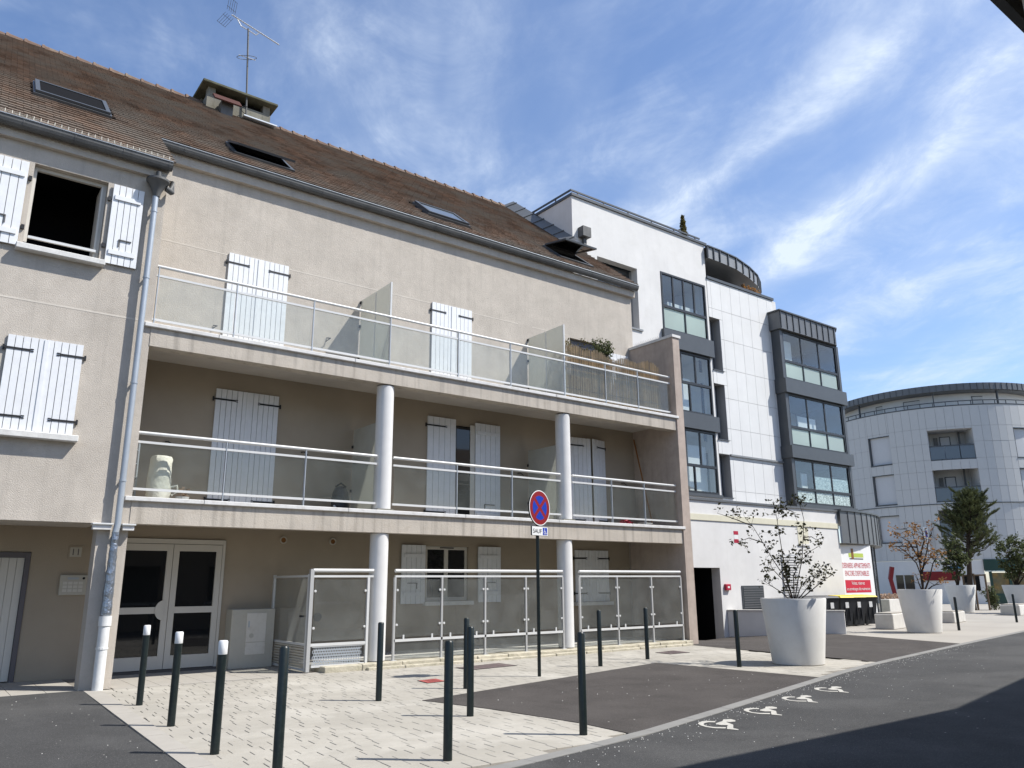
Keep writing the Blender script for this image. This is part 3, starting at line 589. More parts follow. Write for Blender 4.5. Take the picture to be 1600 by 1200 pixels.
# --- shutters --------------------------------------------------------------
PLK = {}
def shutter(x0, x1, z0, z1, y, n=5, hinge=None, batten=False, swing=0.0, pivot='l', mname='shutter'):
    """board shutter; hinge 'l'/'r' = strap irons on that side; batten = back side showing two ledges; swing = radians out of the wall"""
    w = x1-x0; hx = x0 if pivot == 'l' else x1
    s_ = sub('shutter', H, (hx, y, z0)); sg = 1 if pivot == 'l' else -1
    pw = w/n; key = (round(pw,3), round(z1-z0,3), mname)
    if key not in PLK:
        hw, hz, b = pw/2-0.0015, z1-z0, 0.004
        me = D.meshes.new('plank'); me.from_pydata([(-hw,0,0),(-hw+b,-0.028,0),(hw-b,-0.028,0),(hw,0,0),(-hw,0,hz),(-hw+b,-0.028,hz),(hw-b,-0.028,hz),(hw,0,hz)], [], [(0,1,2,3),(7,6,5,4),(0,4,5,1),(1,5,6,2),(2,6,7,3),(3,7,4,0)])
        me.materials.append(M[mname]); PLK[key] = me
    for i in range(n): inst(PLK[key], 'plank', (hx+sg*pw*(i+0.5), y, z0), s_)
    def bar(a, b, z, m, h=0.05, d=0.012, nm='strap_hinge', d0=0.028):
        a, b = sorted((hx+sg*a, hx+sg*b)); k = MB(); k.box(a, b, y-d0-d, y-d0-0.0005, z-h/2, z+h/2)
        k.build(nm, m, s_)
    if hinge:
        for z in (z0+0.22, z1-0.22):
            bar(-0.03, w*0.62, z, 'iron', 0.035, 0.010)
            for q in (-1, 1): bar(w*0.62, w*0.62+0.045, z+q*0.018, 'iron', 0.016, 0.010, 'hinge_tip')
            bar(-0.055, -0.025, z, 'iron', 0.09, 0.02, 'hinge_pin', 0.0)
    if batten:
        for z in (z0+0.22, z1-0.25): bar(0.04, w-0.05, z, mname, 0.085, 0.024, 'batten')
        bar(w*0.35, w*0.75, z0+0.47, 'zinc_old', 0.018, 0.02, 'latch_bar'); bar(w*0.35, w*0.38, z0+0.40, 'zinc_old', 0.12, 0.015, 'latch_hook')
    if swing: s_.rotation_euler = (0, 0, -sg*swing)
    return s_
def pair(x0, x1, z0, z1, y, n=5):
    m = (x0+x1)/2; shutter(x0, m-0.004, z0, z1, y, n, 'l'); shutter(m+0.004, x1, z0, z1, y, n, 'l', pivot='r')
    MB().box(m-0.03, m+0.03, y-0.042, y-0.0285, z0+0.01, z1-0.01).build('cover_strip', 'shutter', H)
# forward block: closed pair below, open pair above
pair(0.80, 1.90, 4.02, 5.57, YF-0.012, 5)
MB().box(0.70, 1.98, YF-0.16, YF-0.001, 3.90, 4.005).build('window_sill', 'sill', H, bevel=0.01)
shutter(0.10, 0.72, 7.10, 8.62, YF-0.03, 5, None, True, pivot='r'); shutter(2.03, 2.55, 7.12, 8.64, YF-0.03, 5, None, True)
MB().box(0.70, 2.04, YF-0.16, YF+0.02, 7.03, 7.13).build('window_sill', 'sill', H, bevel=0.01)
w = sub('window', H, (1.375, YF+0.2, 7.13))
for a in ((0.805,0.855,7.14,8.655),(1.895,1.945,7.14,8.655),(0.856,1.894,8.60,8.655)): MB().box(a[0], a[1], YF+0.12, YF+0.18, a[2], a[3]).build('frame', 'garage', w)
MB().box(0.856, 1.894, YF+0.03, YF+0.07, 7.30, 7.345).build('guard_rail', 'alu', w)
MB().box(1.86, 1.893, YF+0.10, YF+0.55, 7.15, 8.59).build('open_sash', 'garage', w)
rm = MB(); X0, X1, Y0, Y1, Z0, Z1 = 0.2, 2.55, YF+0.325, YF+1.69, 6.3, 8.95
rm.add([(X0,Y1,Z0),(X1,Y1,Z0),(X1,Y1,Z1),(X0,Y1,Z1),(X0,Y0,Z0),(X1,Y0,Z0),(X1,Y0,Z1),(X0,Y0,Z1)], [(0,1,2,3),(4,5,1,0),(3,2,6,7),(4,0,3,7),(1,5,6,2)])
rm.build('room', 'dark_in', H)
for x, z in ((0.76,7.45),(0.76,8.35),(1.99,7.45),(1.99,8.35)): MB().box(x-0.025, x+0.025, YF-0.04, YF-0.001, z-0.04, z+0.04).build('hinge_pin', 'iron', H)
# second floor (sunlit)
pair(4.65, 5.99, 6.15, 8.60, YB-0.012, 6); pair(9.78, 11.0, 6.15, 8.58, YB-0.012, 5)
# first floor
pair(4.63, 5.97, 3.05, 5.56, YB-0.012, 6)
shutter(9.72, 10.54, 3.05, 5.60, YB-0.012, 5, 'l'); shutter(11.12, 11.90, 3.05, 5.58, YB-0.03, 5, None, True)
MB().box(10.56, 11.10, YB-0.03, YB-0.002, 3.05, 5.45).build('balcony_door', 'dark_pane', H); MB().box(10.97, 11.10, YB-0.05, YB-0.031, 3.05, 5.5).build('door_leaf', 'door_frame', H)
shutter(14.30, 15.04, 3.05, 5.56, YB-0.012, 5, 'l', swing=0.10); shutter(15.05, 15.65, 3.05, 5.56, YB-0.012, 4, 'l', pivot='r', swing=0.22)
# ground floor
shutter(9.28, 9.93, 1.15, 2.50, YG-0.04, 5, None, True, pivot='r'); shutter(11.46, 12.16, 1.15, 2.50, YG-0.04, 5, None, True)
pair(14.72, 15.98, 1.10, 2.48, YG-0.012, 5)
MB().box(9.9, 11.28, YG-0.14, YG-0.001, 1.10, 1.19).build('window_sill', 'sill', H); MB().box(14.66, 16.05, YG-0.13, YG-0.001, 1.0, 1.09).build('window_sill', 'sill', H)
w = sub('window', H, (10.6, YG+0.1, 1.2))
for a in ((9.985,10.05,1.205,2.485),(11.13,11.195,1.205,2.485),(10.051,11.129,2.41,2.485),(10.051,11.129,1.205,1.28),(10.53,10.64,1.281,2.409)): MB().box(a[0], a[1], YG+0.06, YG+0.12, a[2], a[3]).build('frame', 'door_frame', w)
for a, b in ((10.051,10.529),(10.641,11.129)): MB().box(a, b, YG+0.08, YG+0.09, 1.281, 2.409).build('pane', 'dark_pane', w)
MB().box(10.4, 10.8, YG+0.05, YG+0.059, 2.44, 2.465).build('air_grille', 'iron', w)
# second floor open window behind the reed screen
w = sub('window', H, (15.1, YB+0.15, 6.2))
for a in ((14.455,14.53,6.2,8.49),(15.67,15.745,6.2,8.49),(14.531,15.669,8.30,8.49)): MB().box(a[0], a[1], YB+0.1, YB+0.16, a[2], a[3]).build('frame', 'garage_frame', w)
MB().box(14.531, 15.669, YB+0.12, YB+0.13, 6.2, 8.299).build('pane', 'dark_pane', w)
shutter(15.95, 16.75, 6.15, 8.30, YB-0.03, 5, None, True)
for x, z in ((4.46,6.9),(8.35,6.95),(7.0,7.1)): # shutter hold-backs left on the wall
    MB().tube([(x,YB-0.005,z),(x+0.05,YB-0.10,z-0.02),(x-0.06,YB-0.11,z-0.12)], 0.012, 5).build('shutter_hook', 'iron', H)
for x, z in ((3.75,4.35),(6.55,4.4),(8.4,4.4),(12.5,4.4),(16.3,4.4)): MB().tube([(x,YB-0.005,z),(x+0.03,YB-0.09,z),(x+0.12,YB-0.10,z-0.06)], 0.012, 5).build('shutter_hook', 'iron', H)

# --- entrance
d = sub('entrance_door', H, (4.17, YG, 0)); fy0, fy1 = YG-0.03, YG+0.05
for nm, a in (('frame',(3.145,3.20,0.0,2.49)),('frame',(5.14,5.195,0.0,2.49)),('frame',(3.201,5.139,2.40,2.49))): MB().box(a[0], a[1], YG-0.04, YG+0.08, a[2], a[3]).build(nm, 'door_frame', d)
def leaf(x0, x1):
    lf = []
    for a in ((x0,x0+0.11,0.06,2.39),(x1-0.11,x1,0.06,2.39),(x0+0.111,x1-0.111,2.26,2.39),(x0+0.111,x1-0.111,1.08,1.20),(x0+0.111,x1-0.111,0.06,0.30)): MB().box(a[0], a[1], fy0, fy1, a[2], a[3]).build('door_rail', 'door_frame', d)
    for a in ((0.301,1.079),(1.201,2.259)): MB().box(x0+0.111, x1-0.111, YG+0.005, YG+0.015, a[0], a[1]).build('pane', 'dark_pane', d)
leaf(3.205, 4.185); leaf(4.195, 5.135)
MB().add([(4.10+0.0,fy0-0.02,1.14)]+[(4.10-0.155*math.sin(a), fy0-0.02, 1.14+0.185*math.cos(a)) for a in np.linspace(0,math.pi,15)]+[(4.10,fy0-0.002,1.14)]+[(4.10-0.155*math.sin(a), fy0-0.002, 1.14+0.185*math.cos(a)) for a in np.linspace(0,math.pi,15)],
    [tuple(range(1,16)), tuple(range(31,16,-1))]+[(i,i+16,i+17,i+1) for i in range(1,15)]).build('handle_plate', 'door_frame', d)
MB().box(3.15, 5.19, YG-0.06, YG+0.02, 0.0, 0.05).build('threshold', 'step', d)
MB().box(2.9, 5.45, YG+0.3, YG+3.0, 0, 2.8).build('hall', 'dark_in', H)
# garage door with ribs
gd = sub('garage_door', H, (0.5, YG, 0))
for a in ((1.70,1.775,0.0,2.19),(-0.745,-0.67,0.0,2.19),(-0.669,1.699,2.10,2.19)): MB().box(a[0], a[1], YG-0.02, YG+0.10, a[2], a[3]).build('frame', 'garage_frame', gd)
x = -0.665
while x < 1.68: MB().box(x, x+0.112, YG+0.02, YG+0.045, 0.02, 2.095).build('rib', 'garage', gd); x += 0.118
MB().box(-0.665, 1.695, YG+0.046, YG+0.06, 0.02, 2.095).build('sheet', 'garage', gd)
# number plate 11, intercom
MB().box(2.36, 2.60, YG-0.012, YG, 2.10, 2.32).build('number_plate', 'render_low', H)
MB().box(2.385, 2.575, YG-0.016, YG-0.0121, 2.125, 2.295).build('number_field', 'cabinet', H); text('11', 0.115, 0.10, H, (2.43, YG-0.0165, 2.155), 'garage_frame', 'house_number')
ic = sub('intercom', H, (2.5, YG, 1.4)); MB().box(2.28, 2.72, YG-0.05, YG-0.001, 1.44, 1.80).build('housing', 'cabinet', ic, bevel=0.01)
MB().box(2.40, 2.58, YG-0.056, YG-0.051, 1.72, 1.755).build('display', 'zinc', ic); MB().lathe([(0.022,0),(0.022,0.01)], (0,0,0), 12).xf(Matrix.Translation((2.66,YG-0.049,1.74)) @ Matrix.Rotation(math.pi/2,4,'X')).build('camera_lens', 'blk', ic)
for i in range(4):
    for j in range(3): MB().box(2.33+i*0.085, 2.40+i*0.085, YG-0.057, YG-0.051, 1.50+j*0.065, 1.55+j*0.065).build('button', 'garage', ic)
# vents under the first slab
for q in (443, 520):
    P = onY(q, 838, YG); v = sub('air_vent', H, (P[0], YG, 2.53)); T = Matrix.Translation((P[0], YG-0.001, 2.53)) @ Matrix.Rotation(math.pi/2,4,'X')
    MB().lathe([(0.078,0),(0.078,0.03),(0.055,0.03),(0.055,0.004)], (0,0,0), 20, False).xf(T).build('ring', 'cabinet', v, smooth=True); MB().lathe([(0.0555,0),(0.0555,0.006)], (0,0,0), 20).xf(T).build('grille', 'brownm', v)
T = Matrix.Translation((7.28, YG-0.001, 0.92)) @ Matrix.Rotation(math.pi/2,4,'X'); MB().lathe([(0.09,0),(0.09,0.02),(0.07,0.02),(0.07,0.004),(0.001,0.004)], (0,0,0), 20, False).xf(T).build('air_vent', 'zinc_old', H)

# --- rainwater pipe
rp = sub('downpipe', H, (2.70, 14.45, 0)); py = 14.46
MB().tube([(2.72,py,8.62),(2.72,py,2.60),(2.70,py,2.45)], 0.052, 14).build('zinc_pipe', 'zinc', rp, smooth=True)
dp = []; rr = []
for i in range(24):
    f = i/23; dp.append((2.70+U(-.004,.004), py+U(-.004,.004), 2.46-f*1.36)); rr.append(0.055+0.035*f+U(-.004,.004) if 0 < i < 23 else 0.055)
MB().tube(dp, rr, 12).build('crumpled_sleeve', 'dented', rp)
MB().tube([(2.70,py,1.10),(2.70,py,0.0)], 0.085, 16).build('plastic_pipe', 'pvc', rp, smooth=True); MB().tube([(2.70,py,1.13),(2.70,py,0.98)], 0.098, 16).build('pipe_socket', 'pvc', rp, smooth=True)
for z in (8.25, 6.95, 5.0, 3.3): MB().tube([(2.72,py,z),(2.72,py,z+0.03)], 0.060, 14).build('pipe_clip', 'zinc', rp); MB().box(2.70, 2.74, py+0.05, YF, z, z+0.03).build('pipe_bracket', 'zinc', rp)
MB().tube([(2.70,py,0.62),(2.70,py,0.65)], 0.094, 14).build('pipe_clip', 'pvc', rp)
MB().lathe([(0.06,8.56-8.5),(0.08,0.16),(0.17,0.34),(0.20,0.36),(0.20,0.40),(0.185,0.40)], (2.73, py, 8.5), 22, False).build('hopper', 'zinc_old', rp, smooth=True)
MB().tube([(2.73,py,8.80),(2.73,py-0.02,9.06)], 0.05, 12).build('gutter_outlet', 'zinc_old', rp, smooth=True)
MB().tube([(3.02,py+0.25,9.05),(3.02,py+0.18,8.82),(2.98,py+0.02,8.74),(2.88,py,8.78)], 0.055, 10).build('side_spout', 'zinc_old', rp, smooth=True)
for a, b in ((2.34,2.655),(2.785,3.0)):
    lf = sub('wall_light', H, ((a+b)/2, YF-0.1, 2.5)); MB().box(a, b, YF-0.17, YF-0.001, 2.575, 2.605).build('cover', 'alu', lf, bevel=0.006); MB().box(a+0.02, b-0.02, YF-0.14, YF-0.002, 2.50, 2.574).build('housing', 'cap', lf)

# --- roof -------------------------------------------------------------------
RS, RY0, RZ0, RYT = 0.81, 16.0, 10.62, 22.6
rz = lambda y: RZ0 + RS*(y-RY0)
sv = np.array((0, 1, RS))/math.hypot(1, RS); nv = np.array((0, -RS, 1))/math.hypot(1, RS)
roof = sub('roof', H, (5, 22.6, 10.6))
CX, CY = 17.06, 19.0                                          # the white block's corner rises through the roof here
dk = MB()
for (x0, x1, y0, y1) in ((AX0,2.95,14.35,16.05),(AX0,CX,16.05,RYT),(CX,17.16,16.05,CY-0.02)):
    P = [np.array((x0,y0,rz(y0))), np.array((x1,y0,rz(y0))), np.array((x1,y1,rz(y1))), np.array((x0,y1,rz(y1)))]
    dk.add([q-nv*0.04 for q in P]+[q-nv*0.14 for q in P], [(0,1,2,3),(7,6,5,4),(0,4,5,1),(1,5,6,2),(2,6,7,3),(3,7,4,0)])
dk.build('deck', 'under', roof)
MB().add([(AX0,RYT,rz(RYT)),(CX,RYT,rz(RYT)),(CX,RYT+6.4,10.5),(AX0,RYT+6.4,10.5)], [(0,1,2,3)]).build('rear_slope', 'tile', roof)
SKY = [(0.68,2.08,16.35,17.45),(4.68,6.12,16.70,17.55),(9.80,11.16,16.62,17.50),(14.30,15.62,16.45,17.30)]
tl = MB(); e = 0.118/math.hypot(1,RS)*1.287; course = 0.225; tw = 0.235
nc = int((RYT-14.33)*math.hypot(1,RS)/course)
for j in range(nc):
    yj = 14.33 + j*course/math.hypot(1,RS)
    x = AX0 + (tw/2 if j % 2 else 0)
    xmax = 2.98 if yj < 16.02 else (17.18 if yj < CY-0.1 else CX)
    sag = 0.0
    while x < xmax-0.02:
        w_ = min(tw, xmax-x); c = x+w_/2
        if not any(a-0.02 < c < b+0.02 and p-0.02 < yj < q+0.0 for a, b, p, q in SKY):
            o = np.array((c, yj, rz(yj))) + nv*(U(-0.003,0.006)); hw = w_/2-0.003; tl_ = sv*(course*1.12+0.0); jit = U(-0.006, 0.006)
            A = o+nv*0.004+sv*jit; B = A+tl_
            q = [A+(-hw,0,0), A+(hw,0,0), B+(hw,0,0)-nv*0.018, B+(-hw,0,0)-nv*0.018]; up = nv*0.030
            tl.add([q[0]-nv*0.018,q[1]-nv*0.018,q[0]+up,q[1]+up,q[2]+up*0.4,q[3]+up*0.4], [(0,1,3,2),(2,3,4,5),(0,2,5),(1,4,3)])
        x += tw
tl.build('roof_tiles', 'tile', roof, kind='stuff')
rp0 = AX0
prof = [(-0.15,-0.10),(-0.11,-0.01),(-0.05,0.035),(0.0,0.045),(0.05,0.035),(0.11,-0.01),(0.15,-0.10)]
while rp0 < CX-0.2:                                            # ridge tiles, each lapping the next
    w_ = min(0.42, CX-rp0)
    if not 5.2 < rp0+w_/2 < 7.25:
        k = MB(); n = len(prof)
        k.add([(rp0, RYT+a, rz(RYT)+b*1.25+0.02) for a, b in prof]+[(rp0+w_+0.03, RYT+a*0.9, rz(RYT)+b*0.9-0.005) for a, b in prof], [(i, i+1, n+i+1, n+i) for i in range(n-1)]+[tuple(range(n-1,-1,-1))])
        k.add([(rp0-0.02, RYT+a*1.1, rz(RYT)+b*1.25+0.032) for a, b in prof]+[(rp0+0.05, RYT+a*1.1, rz(RYT)+b*1.25+0.032) for a, b in prof], [(i, i+1, n+i+1, n+i) for i in range(n-1)]+[tuple(range(n-1,-1,-1)), tuple(range(n,2*n))])
        k.build('ridge_tile', 'ridge', roof)
    rp0 += 0.42
# gutters (half-round troughs) with brackets
def gutter(x0, x1, y, z):
    prof = [(y+0.08*math.cos(a)*1.15, z-0.02+0.145*math.sin(a)) for a in np.linspace(math.pi, 2*math.pi, 9)]; inn = [(q[0]+(0.006 if q[0] < y else -0.006), q[1]+0.005) for q in prof][::-1]
    g = sub('gutter', H, ((x0+x1)/2, y, z-0.15)); MB().xprism(prof+inn, x0, x1).build('trough', 'zinc_old', g)
    MB().tube([(x0,y-0.097,z-0.012),(x1,y-0.097,z-0.012)], 0.011, 6).build('rolled_edge', 'zinc', g)
    x = x0+0.5
    while x < x1: MB().xprism([(a-(0.004 if a < y else -0.004), b-0.004) for a, b in prof]+inn, x, x+0.02).build('bracket', 'zinc_old', g); x += 0.78
    MB().xprism(prof, x1-0.004, x1+0.004).build('end_cap', 'zinc_old', g)
gutter(AX0, 2.93, 14.40, 9.28); gutter(2.97, 17.14, 16.10, 10.64)
gr = MB(); x = AX0                                             # wire leaf guard standing on the lower gutter
while x < 2.9: gr.tube([(x,14.36,9.27),(x,14.40,9.41)], 0.005, 4); x += 0.105
gr.tube([(AX0,14.385,9.36),(2.9,14.385,9.36)], 0.004, 4); gr.build('leaf_guard', 'bag', roof)
# roof windows
def skylight(x0, x1, y0, y1, openn, lid, pane=None):
    w_ = sub('roof_window', H, ((x0+x1)/2, y0, rz(y0)))
    def fr(a, b, p, q, h0, h1, nm, m):
        P = [np.array((a,p,rz(p))), np.array((b,p,rz(p))), np.array((b,q,rz(q))), np.array((a,q,rz(q)))]
        MB().add([z+nv*h0 for z in P]+[z+nv*h1 for z in P], [(3,2,1,0),(4,5,6,7),(0,1,5,4),(1,2,6,5),(2,3,7,6),(3,0,4,7)]).build(nm, m, w_)
    fr(x0, x0+0.07, y0, y1, -0.05, 0.07, 'frame', 'anth'); fr(x1-0.07, x1, y0, y1, -0.05, 0.07, 'frame', 'anth')
    fr(x0+0.071, x1-0.071, y0, y0+0.07, -0.05, 0.07, 'frame', 'anth'); fr(x0+0.071, x1-0.071, y1-0.07, y1, -0.05, 0.09, 'frame', 'anth')
    fr(x0+0.071, x1-0.071, y0+0.071, y1-0.071, -0.02, -0.01, 'opening', 'dark_in')
    # sash: tilted about its top edge
    Ls = (y1-y0)*math.hypot(1,RS)-0.1; th = math.atan(RS)-openn; dv = np.array((0,-math.cos(th),-math.sin(th))); n2 = np.array((0,-math.sin(th),math.cos(th)))
    T = np.array(((x0+x1)/2, y1-0.03, rz(y1-0.03)))+nv*0.10; hx = np.array(((x1-x0)/2-0.03,0,0))
    if lid == 'mid':
        T = np.array(((x0+x1)/2, (y0+y1)/2, rz((y0+y1)/2)))+nv*0.10 - dv*Ls/2
    for c, ax, ay in ((T+dv*0.04, hx, dv*0.04), (T+dv*(Ls-0.04), hx, dv*0.04)): MB().obox(c, ax, ay, n2*0.025).build('sash', 'anth', w_)
    for sgn in (-1, 1): MB().obox(T+dv*Ls/2+np.array((sgn*((x1-x0)/2-0.07),0,0)), (0.04,0,0), dv*(Ls/2-0.081), n2*0.025).build('sash', 'anth', w_)
    MB().obox(T+dv*Ls/2, ((x1-x0)/2-0.111,0,0), dv*(Ls/2-0.081), n2*0.006).build('pane', pane or ('dark_pane' if openn else 'roof_glass'), w_)
M['roof_glass'] = mat('sky_mirror_glass', (0.10, 0.11, 0.11), 0.05, 1.0)
skylight(*SKY[0], 0.0, 'top', 'dark_in'); skylight(*SKY[1], 0.16, 'top'); skylight(*SKY[2], 0.0, 'top'); skylight(*SKY[3], 0.50, 'top')
# chimney stack on the ridge
ch = sub('chimney', H, (6.4, 22.6, 15.5))
MB().box(5.25, 7.20, 22.1, 23.1, 14.9, 16.00).build('stack', 'concrete', ch)
for x in (5.27, 6.96):
    for yy in (22.12, 22.87): MB().box(x, x+0.22, yy, yy+0.22, 16.001, 16.28).build('cap_support', 'concrete', ch)
MB().box(5.52, 6.94, 22.35, 22.85, 16.001, 16.25).build('flue_void', 'dark_in', ch)
MB().box(5.06, 7.36, 21.9, 23.3, 16.285, 16.37).build('cap_slab', 'moss', ch, bevel=0.015)
MB().box(6.30, 7.34, 21.80, 22.09, 15.52, 15.56).build('flashing', 'zinc', ch)
MB().add([(5.50,21.66,15.62),(6.30,21.66,15.62),(6.30,21.95,15.92),(5.50,21.95,15.92),(5.50,21.70,15.60),(6.30,21.70,15.60),(6.30,22.0,15.88),(5.50,22.0,15.88)], [(3,2,1,0),(4,5,6,7),(0,1,5,4),(1,2,6,5),(2,3,7,6),(3,0,4,7)]).xf(Matrix.Translation((-0.15,-0.1,0.02))).build('vent_hood', 'hood', ch)
MB().box(5.60, 5.95, 21.75, 22.08, 15.25, 15.75).build('hood_foot', 'zinc_old', ch)
# ================================================================== WHITE BLOCK NEXT DOOR
C1, C2 = 17.3, 19.0
WB = thing('apartment_building', 'white modern apartment block with anthracite glazed bays beside the beige house', 'building', (24, 19, 0))
# ground storey stands forward of the flats above
MB().wall(17.2, 29.2, -0.3, 3.60, C1, C1+0.35, [(20.2,21.75,-0.3,2.06)]).build('wall', 'white', WB)
MB().box(17.2, 29.2, C1-0.03, C1+0.35, 3.601, 3.80).build('band', 'band', WB)
MB().box(17.2, 29.2, C1, C1+0.35, 3.801, 4.26).build('wall', 'white', WB)
MB().box(17.2, 29.22, C1-0.05, C1+0.36, 4.261, 4.33).build('coping', 'seam', WB)
MB().box(17.2, 29.2, C1+0.351, C2+0.3, 3.95, 4.15).build('terrace_roof', 'joint', WB)
bm = MB(); a = (20.1,21.85,C1+0.351,C1+3.2,-0.3,2.3)
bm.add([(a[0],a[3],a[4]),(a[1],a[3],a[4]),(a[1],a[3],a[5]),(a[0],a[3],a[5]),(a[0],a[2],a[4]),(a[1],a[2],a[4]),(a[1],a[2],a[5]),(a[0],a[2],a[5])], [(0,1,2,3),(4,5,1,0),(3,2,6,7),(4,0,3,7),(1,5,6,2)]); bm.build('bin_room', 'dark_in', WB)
MB().box(20.25, 20.35, C1+0.1, C1+0.3, -0.2, 2.05).build('door_leaf', 'anth', WB)
MB().box(21.91, 22.17, C1-0.09, C1-0.001, 1.33, 1.53).build('alarm_box', 'fire', WB, bevel=0.01); MB().box(21.99, 22.09, C1-0.095, C1-0.091, 1.40, 1.46).build('alarm_button', 'wht', WB)
ap = sub('access_panel', WB, (23.4, C1, 0.7)); MB().box(22.82, 24.02, C1-0.03, C1-0.001, 0.68, 1.47).build('frame', 'anth', ap)
for i in range(9): MB().box(22.88, 23.96, C1-0.045, C1-0.031, 0.73+i*0.08, 0.775+i*0.08).build('louvre', 'seam', ap)
lv = sub('wall_louvre', WB, (25.7, C1, 1.0)); MB().box(25.2, 26.2, C1-0.012, C1-0.001, 1.0, 2.55).build('frame', 'reveal', lv)
for i in range(17): MB().box(25.24, 26.16, C1-0.05, C1-0.013, 1.05+i*0.088, 1.098+i*0.088).build('slat', 'white', lv)
wn = sub('blind_recess', WB, (26.7, C1, 3.3)); MB().box(26.40, 27.08, C1-0.012, C1-0.001, 2.95, 3.58).build('panel', 'band', wn); MB().box(26.36, 27.12, C1-0.045, C1-0.001, 2.90, 2.949).build('ledge', 'white', wn)
for z in (3.18, 2.90): MB().box(22.62, 22.87, C1-0.006, C1-0.001, z, z+0.12).build('warning_plate', 'fire', WB)
MB().box(22.64, 22.85, C1-0.004, C1-0.001, 3.03, 3.17).build('warning_plate', 'wht', WB)

# flats above: rendered part
MB().wall(17.10, 24.30, 4.15, 15.0, C2, C2+0.3, [(18.25,20.28,10.62,12.98),(21.55,24.18,4.75,13.21)]).build('wall', 'white', WB)
MB().box(17.10, 17.38, C2+0.301, 30, 4.15, 15.0).build('wall', 'white', WB)
MB().box(17.39, 33.2, 29.7, 30, 4.15, 14.0).build('wall', 'white', WB)
MB().box(17.06, 24.42, C2-0.06, C2+0.36, 15.001, 15.10).build('coping', 'anth', WB); MB().box(17.06, 17.45, C2+0.361, 30, 15.001, 15.10).build('coping', 'anth', WB)
MB().box(17.4, 24.3, C2+0.37, 29.6, 14.7, 14.95).build('roof_terrace', 'joint', WB)
rl = sub('roof_railing', WB, (20, 20, 15.1)); MB().box(17.12, 24.15, C2+0.05, C2+0.10, 15.24, 15.30).build('rail', 'anth', rl); MB().box(17.12, 17.17, C2+0.101, 29.5, 15.24, 15.30).build('rail', 'anth', rl)
for i in range(6): x = 17.45+i*1.28; MB().box(x, x+0.04, C2+0.055, C2+0.095, 15.10, 15.239).build('post', 'anth', rl)
for i in range(7): y = 19.9+i*1.4; MB().box(17.125, 17.165, y, y+0.04, 15.10, 15.239).build('post', 'anth', rl)
# zinc flashing where the tiled roof meets the side wall
k = MB(); 
for y0, y1 in ((18.9, RYT),): k.add([np.array((16.72,y0,rz(y0)))+nv*0.03, np.array((17.095,y0,rz(y0)))+nv*0.30, np.array((17.095,y1,rz(y1)))+nv*0.30, np.array((16.72,y1,rz(y1)))+nv*0.03], [(0,1,2,3)])
k.build('flashing', 'seam', WB)
for i in range(7): y = 19.1+i*0.55; MB().tube([np.array((16.72,y,rz(y)))+nv*0.05, np.array((17.09,y,rz(y)))+nv*0.32], 0.02, 5).build('flashing_seam', 'seam', WB)
rb = sub('rainwater_box', WB, (17.55, C2, 13)); MB().box(17.36, 17.74, C2-0.28, C2-0.002, 13.45, 13.82).build('box', 'zinc_old', rb); MB().box(17.50, 17.62, C2-0.16, C2-0.04, 12.3, 13.449).build('pipe', 'zinc_old', rb)
# recessed window of the rendered part
w = sub('window', WB, (19.2, C2+0.3, 10.6))
MB().box(18.0, 20.5, C2+0.55, C2+0.6, 10.4, 13.2).build('back_wall', 'anth', w); MB().box(20.281, 20.40, C2+0.02, C2+0.549, 10.62, 12.98).build('reveal', 'reveal', w)
MB().box(18.26, 20.27, C2+0.42, C2+0.48, 12.80, 12.97).build('head', 'anth', w); MB().box(20.12, 20.27, C2+0.42, C2+0.48, 10.63, 12.799).build('jamb', 'anth', w)
MB().box(18.40, 20.119, C2+0.44, C2+0.46, 11.9, 12.799).build('pane', 'glass_lite', w); MB().box(19.3, 20.119, C2+0.5, C2+0.53, 11.0, 12.55).build('blind', 'seam_lt', w)
MB().box(18.2, 20.42, C2-0.05, C2-0.001, 10.53, 10.60).build('sill', 'seam_lt', w)
